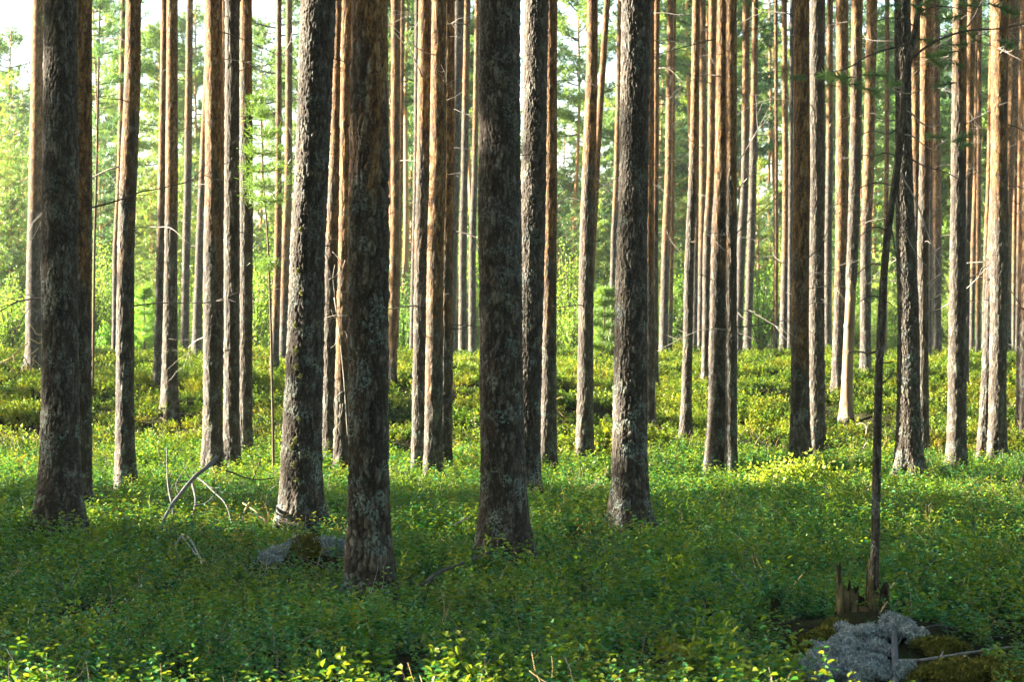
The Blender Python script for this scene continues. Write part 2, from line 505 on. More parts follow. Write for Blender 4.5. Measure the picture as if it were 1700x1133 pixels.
# ------------------------------------------------------------------ pine trunks
def trunk_mesh(name, path, zbase, zvis, orange_z, seg, dz, seed, rough=1.0, top=None, bare_z=None):
    """path: function z -> (x, y, r) in the tree's own space; the visible lower part is finely divided"""
    zs = np.arange(zbase - 0.35, zvis + 0.4, dz)
    zs = np.concatenate([zs, np.arange(zvis + 0.4 + 0.3, top, 0.5), [top]])
    P = np.array([path(z) for z in zs])
    th = np.arange(seg) / seg * 2 * math.pi
    TH, Z = np.meshgrid(th, zs)
    rad = P[:, 2][:, None] * np.ones_like(TH)
    rm = float(np.median(P[:, 2]))
    cw = (0.021 + 0.006 * ((seed * 0.37) % 1.0)) * (1.7 if rough > 1.2 else 1.0) * (1.25 if seg < 100 else 1.0)
    nu = max(8, int(round(2 * math.pi * rm / cw)))
    U = TH / (2 * math.pi) * nu
    V = Z / (cw * 3.3)
    wu = 1.5 * (fbm(U * 0.5, V * 0.7, seed + 3, 2, max(4, nu // 2) if nu % 2 == 0 else None) - 0.5)
    wv = 1.1 * (vnoise(U * 0.9, V * 0.9, seed + 7) - 0.5)
    f1, f2, cid = worley(U + wu, V + wv, nu, seed)
    ridge = sstep(0.0, 0.24, f2 - f1)
    # second, finer scale of flakes
    g1, g2, cid2 = worley(U * 2.0 + wu, V * 2.3 - wv, nu * 2, seed + 31)
    ridge2 = sstep(0.02, 0.4, g2 - g1)
    hh = Z - zbase
    if orange_z is None:
        orr = np.zeros_like(Z)
    else:
        nz = fbm(U * 0.35, V * 0.22, seed + 50, 3) - 0.5
        orr = sstep(-0.75, 0.75, Z - orange_z + nz * 3.4)
    amp = (1 - 0.62 * orr)
    disp = rough * amp * (0.007 * (ridge - 0.7) + 0.007 * (cid - 0.5) * ridge + 0.004 * (ridge2 - 0.5) + 0.006 * (cid2 - .5)
                          + 0.010 * (fbm(U * 0.4, V * 0.2, seed + 90, 3) - 0.5))
    lim = rad * 0.22
    disp = np.clip(disp, -lim, lim)
    # root flare
    ph = seed * 1.7
    fl = (0.40 if seg > 100 else 0.30) * np.exp(-np.maximum(hh - 0.10, 0) / 0.22) * (1 + 0.55 * np.cos(3 * TH + ph) + 0.3 * np.cos(5 * TH + ph * 2.1))
    ov = 1 + 0.03 * np.cos(2 * TH + ph) + 0.02 * np.sin(Z * 2.1 + ph)
    rr = rad * (ov + fl) + disp
    if bare_z is not None:
        bare = sstep(bare_z + 0.05, bare_z - 0.12, Z + 0.25 * (fbm(U * 0.4, V * 0.3, seed, 2) - 0.5))
        rr = rr - disp * bare - 0.012 * bare
        for kz in np.arange(zbase + 0.35, bare_z, 0.42):       # branch-whorl rings on the bare wood
            rr = rr + bare * 0.010 * np.exp(-((Z - kz) / 0.03) ** 2) * (0.6 + 0.6 * np.cos(5 * TH + kz * 9))
    v = np.stack([P[:, 0][:, None] + np.cos(TH) * rr, P[:, 1][:, None] + np.sin(TH) * rr, Z], -1).reshape(-1, 3)
    lich = np.clip(1.6 * np.exp(-np.maximum(hh, 0) / (2.0 if seg > 100 else 1.5)) * (0.35 + fbm(U * 0.3, V * 0.2, seed + 70, 2)) * (1.0 if seg > 100 else 0.55) + 0.10, 0, 1) * (1 - orr)
    fis = np.clip(ridge * (0.6 + 0.4 * ridge2) * (1 - 0.3 * orr) + 0.3 * orr, 0, 1)
    pl = np.clip(0.62 * cid + 0.38 * cid2, 0, 1)
    colr = np.stack([pl, fis, orr, lich], -1).reshape(-1, 4)
    n = len(zs)
    i = np.arange(n - 1)[:, None] * seg + np.arange(seg)[None]
    j = np.arange(n - 1)[:, None] * seg + (np.arange(seg)[None] + 1) % seg
    q = np.stack([i, j, j + seg, i + seg], -1).reshape(-1, 4)
    me = mesh_np(name, v, q, mats=(BARK,), color=colr)
    if bare_z is not None:
        me.materials.append(M_PALEWOOD)
        zc = (Z[:-1] + Z[1:]).ravel() / 2
        th_c = TH[:-1].ravel()
        lim_z = bare_z + 0.22 * (vnoise(th_c * 2.5, th_c * 0 + 3, seed) - 0.5) + 0.1 * np.cos(th_c * 3)
        me.polygons.foreach_set("material_index", ((zc < lim_z) & (zc > zbase + 0.12)).astype(np.int32))
    return me


# shared crowns of the mature pines (above the picture's upper edge for most of them)
def crown_mesh(seed, height=7.0, radius=1.9, nb=34):
    rs = np.random.RandomState(seed)
    mb = MB()
    for k in range(nb):
        t = (k + rs.rand()) / nb
        z = t * height
        az = rs.rand() * 6.283
        ln = radius * (0.55 + 0.6 * math.sin(math.pi * min(1, 0.22 + 0.78 * t)) ** 0.8) * (0.7 + 0.5 * rs.rand()) * (1.0 if t < .85 else .6)
        up = 0.1 + 0.55 * t
        n = 7
        pts = []
        for i in range(n):
            s = i / (n - 1)
            pts.append((math.cos(az) * ln * s, math.sin(az) * ln * s, z + ln * (up * s - 0.35 * s * (1 - s))))
        mb.tube(pts, [0.035 * (1 - 0.8 * i / (n - 1)) + 0.004 for i in range(n)], 4, 1)
        pts = np.array(pts)
        # tufts on side shoots
        nt = int(26 * ln)
        s = 0.3 + 0.7 * rs.rand(nt) ** 0.7
        base = np.stack([np.interp(s, np.linspace(0, 1, n), pts[:, a]) for a in range(3)], 1)
        base += rs.normal(size=base.shape) * np.array([0.22, 0.22, 0.10])
        for _ in range(10):
            D = rs.normal(size=base.shape) + np.array([math.cos(az) * .5, math.sin(az) * .5, 0.5])
            mb.cards(base + rs.normal(size=base.shape) * 0.03, D, 0.13 + 0.09 * rs.rand(nt), 0.035, 0, rs)
    return mb.build("pine_crown", (M_NEEDLE, M_TWIG), False)


CROWNS = [crown_mesh(100 + k) for k in range(4)]


# shared dead side branches (tip along +x)
def dead_branch_mesh(seed, ln, droop, thick, sub=3):
    rs = np.random.RandomState(seed)
    mb = MB()
    n = 9
    pts = []
    yaw = 0.0
    p = np.array([0.0, 0, 0]); d = np.array([1.0, 0, 0.15 + 0.25 * rs.rand()])
    for i in range(n):
        pts.append(p.copy())
        d = d + np.array([0, rs.normal() * 0.18, rs.normal() * 0.12 - droop * 0.25])
        d /= np.linalg.norm(d)
        p = p + d * ln / (n - 1)
    mb.tube(pts, [thick * (1 - 0.82 * i / (n - 1)) for i in range(n)], 5)
    for k in range(sub):
        i = rs.randint(2, n - 1)
        p = pts[i].copy(); d = (pts[i] - pts[i - 1]) / np.linalg.norm(pts[i] - pts[i - 1])
        d = d + np.array([0, rs.choice([-1, 1]) * (0.5 + 0.5 * rs.rand()), rs.normal() * 0.4]); d /= np.linalg.norm(d)
        sp = []
        l2 = ln * (0.2 + 0.25 * rs.rand())
        for j in range(5):
            sp.append(p.copy())
            d = d + rs.normal(size=3) * 0.2; d[2] -= droop * .1; d /= np.linalg.norm(d)
            p = p + d * l2 / 4
        mb.tube(sp, [thick * 0.45 * (1 - 0.8 * j / 4) for j in range(5)], 4)
    return mb.build("dead_branch", (M_DARKWOOD,))


DEAD = [dead_branch_mesh(200 + k, 0.3 + 0.13 * k, [0.2, -0.3, 0.5, 0.1, -0.1, 0.35, 0.6, 0.0, 0.4, -0.2][k], 0.0048 + 0.0006 * k, 2 + k // 2) for k in range(10)]


def pale_copy(me):
    c = me.copy()
    c.materials.clear(); c.materials.append(M_DEADWOOD)
    return c


DEAD_PALE = [pale_copy(m) for m in DEAD]


def tuft_mesh(seed, n=110, ln=0.16, nl=0.055, mat=None):
    """a shoot with its spreading needles"""
    rs = np.random.RandomState(seed)
    mb = MB()
    mb.tube([(0, 0, 0), (ln * .5, 0, 0.01), (ln, 0, 0.03)], [0.004, 0.003, 0.002], 4, 1)
    s = rs.rand(n)
    P = np.stack([s * ln, 0 * s, 0.03 * s ** 2], 1)
    a = rs.rand(n) * 6.283
    D = np.stack([0.55 + 0.5 * s + 0.2 * rs.rand(n), np.cos(a), np.sin(a)], 1)
    mb.cards(P, D, nl * (0.7 + 0.6 * rs.rand(n)), 0.0042, 0, rs)
    return mb.build("needle_tuft", (mat or M_NEEDLE, M_TWIG), False)


TUFTS = [tuft_mesh(300 + k) for k in range(3)]
TUFTS_Y = [tuft_mesh(310 + k, 150, 0.2, 0.06, M_NEEDLE2) for k in range(2)]

# rows of the trunk list: ground line in the photo, (row, centre, width) triples from the ground up, row above which the bark turns
# orange, grade of detail (3 close .. 1 far), label.  All in photo pixels; the depth follows from where the ground line meets the ground.
PINES = [
 (612, [(612,55,27),(400,57,26),(300,60,25),(0,64,22)], 330, 1, "brown pine half hidden behind the left edge of the leftmost thick dark trunk"),
 (863, [(863,101,72),(700,100,63),(400,99,59),(300,99.5,58),(0,101,54)], None, 3, "leftmost thick dark pine trunk standing close by in full shade"),
 (842, [(842,131,40),(700,132,40),(400,133,38),(300,133,38),(0,135,36)], 470, 2, "orange barked pine pressed against the right edge of the leftmost thick dark trunk"),
 (595, [(595,190,9.5),(400,192,10),(300,199,10),(0,205,10)], 420, 1, "thin greyish pine just behind the left edge of the pine with a blazing white stripe"),
 (790, [(790,208,30),(700,207,29),(400,208.5,27),(300,213,27),(140,220,26),(0,221.5,25)], 330, 2, "kinked pine on the left with a blazing white sunlit stripe down its left side"),
 (630, [(630,261,13),(400,267,13),(300,269,13),(0,274,12)], 330, 1, "slim dark left partner of two pines touching each other, left of the fallen branch"),
 (678, [(678,281,27),(500,283,22),(300,285,20),(0,286,18)], 350, 2, "stouter right partner of two touching pines, its foot lit pale on the left"),
 (597, [(597,306,13),(400,309.5,13),(300,312,13),(0,315,11)], 250, 1, "far thin pine with an upright white lit edge, left one of a thin pair"),
 (590, [(590,326,16),(400,332,14),(300,336,13),(0,350,12)], 300, 1, "far thin pine leaning right into the back of a brown trunk"),
 (775, [(775,354,34),(700,353,33),(400,354.5,33),(300,356,32),(0,354,30)], 330, 2, "brown pine whose base stands right behind the grey fallen branch"),
 (620, [(620,370,8),(400,371,8),(0,372,8)], 500, 1, "sliver of an orange far pine showing between the brown and the dark touching trunks"),
 (770, [(770,384,27),(700,384.5,26),(400,385,26),(300,385,24),(0,386,24)], None, 2, "dark grey middle pine between the brown pine behind the fallen branch and a brownish one"),
 (752, [(752,407,22),(700,407.5,21),(400,409,21),(300,409,21),(0,408,20)], 120, 2, "brownish pine at the right end of a close row of three trunks"),
 (616, [(616,455,14),(400,462,12),(300,462.5,10),(0,463,9)], 500, 1, "far thin pine left of a thin pair seen against the white sky"),
 (600, [(600,470,14),(400,475,15),(300,479,12),(0,480,10.5)], 480, 1, "far thin pine right of a thin pair against the white sky, its foot lit white"),
 (848, [(848,497,66),(700,502.5,61),(550,508,57),(400,511,56),(300,517,55),(0,529,54)], None, 3, "thick leaning pine with a broad white sunlit left half and yellow lichen tufts"),
 (755, [(755,545,26),(700,547,26),(400,551,24),(300,556.5,21),(0,563,16)], 330, 2, "slim pine with a yellowish lit side behind dangling dead curly twigs"),
 (770, [(770,566,24),(700,567,24),(400,573,23),(300,574,22),(0,577,20)], 560, 2, "orange pine mostly hidden behind the front trunk with flaking upper bark"),
 (952, [(952,615.5,72),(900,613,69),(700,611,67),(400,612,67),(300,612.5,66),(0,614,62)], 240, 3, "frontmost thick pine with large flaking bluish and orange plates higher up"),
 (635, [(635,651,15),(400,655,16),(300,656,16),(0,657,17)], 600, 1, "slim orange pine along the right edge of the frontmost flaking trunk"),
 (600, [(600,657,8),(400,663,7.5),(300,665,8),(0,668,8)], 600, 1, "very thin glowing orange pine just right of the slim pine by the frontmost trunk"),
 (590, [(590,684,9),(400,688,9),(300,691,9),(0,693,9)], None, 1, "faint greenish far pine peeping out left of the cluster of orange pines"),
 (782, [(782,694,22),(700,695.5,22),(400,699.5,22),(300,703,22),(0,706,22)], 330, 2, "leftmost pine of the central cluster of four orange topped trunks"),
 (786, [(786,718,29),(700,720,28),(400,723,27),(300,727,27),(0,729,24)], 560, 2, "stoutest pine in the central orange cluster, a pale curved twig on its side"),
 (772, [(772,737,22),(700,739,22),(400,742,21),(300,744,20),(0,745,20)], 480, 2, "orange pine third in the central cluster, just right of the stoutest one"),
 (600, [(600,748,16),(400,752,16),(300,755,16),(0,763,16)], None, 1, "dark far pine filling the right edge of the central orange cluster"),
 (600, [(600,768,14),(400,768.5,13),(300,771,12),(0,776,11)], 200, 1, "straight dark far pine in the gap right of the central orange cluster"),
 (600, [(600,784,13),(400,784,12),(300,788,10),(0,793,9)], 250, 1, "pale lit far pine just left of the thickest dark central trunk"),
 (910, [(910,842,84),(860,838,78),(700,833,73),(400,830,71),(300,829,70),(0,830,68)], None, 3, "thickest dark pine trunk in the centre, grey lichen flecks all over its base"),
 (800, [(800,873,44),(700,876,43),(400,884,40),(300,886,40),(0,891,40)], None, 3, "dark brown pine pressed against the right edge of the thickest central trunk"),
 (770, [(770,909,28),(700,910,27),(400,912,23),(300,914,22),(0,914,22)], 430, 2, "orange topped pine right of two dark central trunks, a dead forked twig low down"),
 (755, [(755,971,27),(700,971,26),(400,974,23),(300,977.5,22),(100,983,19),(0,983.5,17)], 330, 2, "lone grey footed pine in the open sunny gap, crossed higher up by a leaning stem"),
 (640, [(640,973,11),(500,979,11),(400,984,11),(300,990,10),(200,995,10),(0,1008,10)], 560, 1, "thin leaning pine crossing behind the lone pine of the sunny gap"),
 (602, [(602,1016,10),(400,1019,10),(300,1024,10),(0,1031,11)], 350, 1, "white lit thin far pine touching the left edge of the thick grey lichened trunk"),
 (850, [(850,1045,58),(700,1046,54),(400,1049,50),(300,1052,47),(0,1056,46)], None, 3, "thick grey lichened pine standing alone, dimly lit down its left third"),
 (705, [(705,1079,18),(400,1078,16),(0,1080,13)], 420, 1, "brown strip of a pine showing along the right edge of the thick grey lichened trunk"),
 (640, [(640,1088,11),(400,1087,11.5),(300,1088.5,10),(0,1090.5,10)], 330, 1, "thin white edged pine a little right of the thick grey lichened trunk"),
 (595, [(595,1101,14),(400,1105.5,14.5),(300,1110.5,14),(0,1114,12.5)], 430, 1, "far pine with a wide white lit side in the gap beyond the grey lichened trunk"),
 (597, [(597,1112,7),(400,1116,6),(0,1120,5)], 500, 1, "very thin far pine clinging to the right of the wide white lit one"),
 (725, [(725,1138,19),(700,1139,17),(400,1145,14.5),(300,1151,14.5),(0,1156,12)], 300, 2, "slender dark pine leaning right with an unlit stem, alone before a bright bush"),
 (595, [(595,1153,8),(400,1155,7.5),(0,1159,7)], 400, 1, "thin dark far pine tucked behind the slender dark leaning one"),
 (590, [(590,1162,9),(400,1165,10),(300,1167,12),(0,1167,9)], 400, 1, "far pine glowing white, second behind the slender dark leaning one"),
 (625, [(625,1171,12),(400,1174,14),(300,1180,12),(0,1183,12)], 360, 1, "brown lit pine just left of the lichened grey pine beside the bright thin stem"),
 (770, [(770,1187.5,34),(700,1190.5,31),(400,1193,26),(300,1198,24),(0,1200,20)], 330, 2, "lichened grey pine standing against the left side of the brightest thin stem"),
 (775, [(775,1214,19),(700,1214,18),(400,1214,18),(300,1214,18),(0,1214,18)], 330, 2, "brightest thin straight stem, white lit from its foot to the top"),
 (606, [(606,1225,12),(400,1231,15),(300,1237,13),(0,1239,12)], 260, 1, "dark far pine leaning right, just behind the brightest thin stem"),
 (598, [(598,1240,13),(400,1247,13.5),(300,1250,13),(0,1254,10)], 200, 1, "grey far pine in front of the low pale boulder"),
 (595, [(595,1287,8),(400,1288.5,8.5),(300,1288.5,7),(0,1288,6)], 520, 1, "thin golden white-edged far pine in the open gap left of the broad brown trunk"),
 (597, [(597,1300,14),(400,1304,11.5),(300,1304,10),(0,1302,9)], 430, 1, "brownish far pine with a bent dead twig at its foot near the broad brown trunk"),
 (599, [(599,1311,8),(400,1312,7),(0,1315,7)], None, 1, "greenish sliver of a far pine along the left edge of the broad brown trunk"),
 (757, [(757,1327,31),(700,1328,30),(400,1329,28),(300,1331,27),(0,1331,25)], 520, 2, "broad brown pine rising from the glowing yellow bush"),
 (752, [(752,1355.5,27),(700,1355,27),(400,1355.5,25),(300,1356.5,24),(0,1357,24)], None, 2, "dark grey pine touching the right side of the broad brown one above the yellow bush"),
 (597, [(597,1373.5,13),(400,1375,12),(300,1377,11),(0,1378,10)], 250, 1, "far pine with a thin lit edge right of the dark pine above the yellow bush"),
 (640, [(640,1390,18),(400,1397,20),(300,1398,21),(0,1398,20)], 430, 2, "orange pine with a white lit foot just left of the barkless stem"),
 (695, [(695,1405,24),(640,1406,21),(500,1412,19),(400,1416,19),(300,1420,19),(0,1423,19)], 150, 2, "dead pine stripped to smooth tan wood over its lower half"),
 (623, [(623,1437,18),(400,1437,18),(300,1441.5,19),(0,1448,18)], 330, 2, "pine with a white lit left edge between the barkless stem and the thin crooked snag"),
 (595, [(595,1468,8),(400,1470,8),(300,1472,8),(0,1473,8)], 560, 1, "thin orange far pine seen behind the thin crooked snag"),
 (785, [(785,1509,46),(700,1508,39),(550,1509,36),(400,1504,31),(300,1501,28),(0,1498,26)], None, 3, "dark lichened pine right behind the crooked snag, its foot lit white on the left"),
 (650, [(650,1521,15),(400,1521,14),(300,1520,14),(0,1519,17)], 300, 1, "brown pine wedged between two dark trunks behind the crooked snag"),
 (740, [(740,1531,18),(700,1533,17),(400,1532,17),(300,1535,16.5),(0,1537,17)], 260, 2, "straight brown pine on the right shoulder of the dark lichened pine"),
 (595, [(595,1543,6),(400,1544,6),(0,1546,6)], 300, 1, "thin pale far pine left of a glowing orange one"),
 (598, [(598,1555,14),(400,1555,15),(300,1554.5,13.5),(0,1554,13)], 380, 1, "far pine glowing orange high up, between the dark lichened and the stout grey pine"),
 (765, [(765,1587.5,31),(700,1588.5,30),(400,1590.5,27),(300,1591,24),(0,1594,23)], 120, 2, "stout dark grey pine on the right, unlit, second big one right of the crooked snag"),
 (645, [(645,1601,14),(400,1604,14),(300,1608,14),(0,1613,15)], 320, 1, "brown pine hidden behind the right edge of the stout unlit grey one"),
 (597, [(597,1613,8),(400,1616,9),(300,1620,9),(0,1623,8)], 450, 1, "golden thin far pine, first of three right of the stout unlit grey one"),
 (600, [(600,1624,8),(400,1624.5,8),(0,1627,7)], 520, 1, "golden thin far pine, second of three right of the stout unlit grey one"),
 (595, [(595,1634,9),(400,1638,10),(300,1642,9),(0,1648,9)], 450, 1, "golden thin far pine, third of three right of the stout unlit grey one"),
 (752, [(752,1633,21),(600,1640,19),(500,1644,18),(300,1653,17),(0,1660,17)], 400, 2, "pale lit leaning pine going behind the big dark pine near the right edge"),
 (756, [(756,1655.5,29),(700,1655.5,28),(400,1660,28),(300,1658,27),(0,1660,28)], 250, 2, "big dark brown pine near the right edge with a pale pine leaning behind it"),
 (606, [(606,1672,13),(400,1672,14),(300,1675,15),(150,1680,17),(0,1685,20)], 470, 1, "far pine, upper stem glowing orange, beside the big dark brown one near the edge"),
 (585, [(585,1683,7),(400,1684,7),(0,1690,7)], 500, 1, "thin orange far pine in the last gap before the right edge"),
 (590, [(590,1689,9),(400,1692,9),(0,1697,9)], 400, 1, "pale thin far pine touching the last trunk at the right edge"),
 (725, [(725,1701,29),(400,1704,26),(0,1709,23)], 420, 2, "last pine on the right, cut by the edge of the view"),
]

TREE_AT = []
# rows of PINES whose stems catch the low sun
GROUND_LIT = [(-2.0, 9.5), (-1.0, 9.8), (0.0, 9.5), (-5.0, 28.0), (-1.0, 28.4), (1.0, 28.2), (3.0, 24.9), (3.2, 28.0), (5.5, 27.5)]
SUNLIT = [4, 6, 7, 8, 9, 11, 14, 15, 16, 22, 23, 27, 31, 33, 36, 37, 38, 40, 41, 44, 47, 53, 55, 61, 64, 65, 66, 67, 69]


def make_pine(row, k):
    yb, tri, oy, grade, label = row
    tri = sorted(tri, key=lambda t: -t[0])
    xb = tri[0][1]
    d = depth_of(xb, yb, 0.21 if yb > 840 else 0.17 if yb > 735 else 0.12)
    if d is None or d > 79:
        d = 74.0 + 5.0 * float(hash2(np.array([k]), np.array([3]), 1)[0])
    if yb < 610:
        d = max(d, 66.0 + 6.0 * float(hash2(np.array([k]), np.array([5]), 1)[0]))
    X0 = (xb - 850.0) / FOC * d
    zb = gz1(X0, d)
    Zr = np.array([CAM_H - (y - 566.5) / FOC * d for y, _, _ in tri])
    Xr = np.array([(x - 850.0) / FOC * d for _, x, _ in tri])
    Wr = np.array([w / FOC * d * 0.5 for _, _, w in tri])
    order = np.argsort(Zr)
    Zr, Xr, Wr = Zr[order], Xr[order], Wr[order]
    ztop = float(Zr[-1])
    H = max(15.5 + 3.5 * random.random(), ztop + 4.5)
    slope = (Xr[-1] - Xr[-2]) / max(Zr[-1] - Zr[-2], 0.1)
    # smooth the polyline a little
    zz = np.linspace(Zr[0], Zr[-1], 60)
    xx = np.interp(zz, Zr, Xr); ww = np.interp(zz, Zr, Wr)
    ker = np.ones(9) / 9
    xs_ = np.convolve(np.pad(xx, 4, mode='reflect', reflect_type='odd'), ker, 'valid')
    ws_ = np.convolve(np.pad(ww, 4, mode='reflect', reflect_type='odd'), ker, 'valid')

    def path(z):
        if z <= zz[-1]:
            x = float(np.interp(z, zz, xs_)); r = float(np.interp(z, zz, ws_))
            if z < zz[0]:
                x = xs_[0]; r = ws_[0]
        else:
            t = (z - zz[-1])
            x = xs_[-1] + slope * (1 - math.exp(-t / 3.0)) * 3.0
            r = max(0.015, ws_[-1] * (1 - t / (H - zz[-1])) + 0.012)
        return (x - X0, 0.0, r)

    t = thing("pine_tree", (X0, d, 0), label, "tree", "pine trees of the stand")
    oz = None if oy is None else CAM_H - (oy - 566.5) / FOC * d
    bare = None
    if "stripped" in label:
        bare = CAM_H - (470 - 566.5) / FOC * d
    seg, dz = {3: (168, 0.0105), 2: (72, 0.026), 1: (36, 0.06)}[grade]
    rough = {3: 1.0, 2: 0.8, 1: 0.55}[grade]
    if "flaking" in label: rough = 1.45
    me = trunk_mesh("trunk", path, zb, ztop, oz, seg, dz, 20 + k * 7, rough, H, bare)
    tr = link("trunk", me, t)
    x, y, _ = path(H - 4.8)
    sc = 0.75 + 0.35 * random.random()
    if H - ztop < 6.2: sc *= 0.72
    zc = H - 6.2 * sc
    x, y, _ = path(zc)
    link("crown", CROWNS[k % 4], t, (x, y, zc), (0, 0, random.random() * 6.28), sc)
    # dead side branches low on the stem
    nbr = {3: 3, 2: 9, 1: 7}[grade]
    if xb > 1080: nbr += 8
    for _ in range(nbr):
        if grade == 3: z = ztop * (0.55 + 0.45 * random.random())
        else: z = zb + (ztop - zb) * (0.25 + 0.72 * random.random() ** 0.7)
        x, y, r = path(z)
        az = random.choice([0, math.pi]) + random.uniform(-0.9, 0.9) if random.random() < 0.75 else random.random() * 6.28
        lst = DEAD_PALE if random.random() < 0.35 else DEAD
        kk = random.randrange(10)
        s = random.choice([random.uniform(0.15, 0.4), random.uniform(0.5, 1.0)]) * (1.0 if grade < 3 else 0.55) * (1.25 if grade == 1 else 1.0)
        link("dead_branch", lst[kk], t, (x + math.cos(az) * r * 0.8, y + math.sin(az) * r * 0.8, z), (random.uniform(-.5, .5), random.uniform(-0.35, 0.25), az), s)
    TREE_AT.append((X0, d, float(Wr[0])))
    return t, d, path


PT = {}
for k, row in enumerate(PINES):
    PT[k] = make_pine(row, k)


def lichen_tufts():
    rs = np.random.RandomState(15)
    mb = MB()
    n = 90
    P = rs.normal(size=(n, 3)) * np.array([.016, .012, .02])
    for _ in range(4):
        mb.cards(P, rs.normal(size=(n, 3)) + np.array([0, -.8, 0]), 0.018 * (0.6 + .8 * rs.rand(n)), 0.012, 0, rs)
    me = mb.build("lichen_tuft", (M_YLICHEN,), False)
    t, d, path = PT[15]
    for z in (2.45, 2.2, 1.95, 1.75, 1.5, 1.38, 1.28, 0.95, 0.85, 0.8, 0.62, 0.5):
        x, y, r = path(z)
        a = -math.pi / 2 - 0.25 + random.uniform(-.35, .2)
        link("lichen_tuft", me, t, (x + math.cos(a) * r * 1.04, y + math.sin(a) * r * 1.04, z + random.uniform(-.05, .05)), (0, 0, random.uniform(-.4, .4)), random.uniform(.35, .6))


M_YLICHEN = plain_material("yellow_lichen", [(0.3, (0.28, 0.30, 0.10)), (0.7, (0.46, 0.44, 0.18))], 60, 0.95)
lichen_tufts()


# ------------------------------------------------------------------ drawn branches
def px_tube(mb, pts, w0, w1, d, m=0, bow=0.0, seg=6, dd=0.0, rough=0.12, origin=(0, 0, 0)):
    """a stick through photo points at about depth d, w0..w1 thick in photo pixels; dd: change of depth along it"""
    if d is None or d < 1:                          # lies on the ground or the plants: each point at its own depth
        P = [at(x, y, depth_of(x, y, d or 0.045) or 12.0) for x, y in pts]
        d = float(np.mean([p.y for p in P]))
    elif isinstance(dd, tuple):
        P = [at(x, y, dd[0] + (dd[1] - dd[0]) * i / (len(pts) - 1)) for i, (x, y) in enumerate(pts)]
        dd = 0.0
    else:
        P = [at(x, y, d) for x, y in pts]
    n = max(6, 3 * len(P))
    A = np.array([tuple(p) for p in P])
    t = np.concatenate([[0], np.cumsum(np.linalg.norm(np.diff(A, axis=0), axis=1))]); t /= t[-1]
    s = np.linspace(0, 1, n)
    B = np.stack([np.interp(s, t, A[:, i]) for i in range(3)], 1)
    ker = np.array([1, 2, 1]) / 4
    for _ in range(2):
        C = B.copy()
        for i in range(3): C[1:-1, i] = ker[0] * B[:-2, i] + ker[1] * B[1:-1, i] + ker[2] * B[2:, i]
        B = C
    B[:, 1] += dd * s + bow * np.sin(s * math.pi)
    B -= np.array(origin)
    r = np.interp(s, [0, 1], [w0, w1]) / FOC * d * 0.5
    mb.tube(B, r, seg, m, rough=rough, rs=int(abs(pts[0][0]) * 7 + abs(pts[0][1])))


def branch_part(parent, name, pts, w0, w1, d, mat, dd=0.0, bow=0.0):
    mb = MB()
    px_tube(mb, pts, w0, w1, d, 0, bow, dd=dd, origin=tuple(parent.location))
    return link(name, mb.build(name, (mat,)), parent)


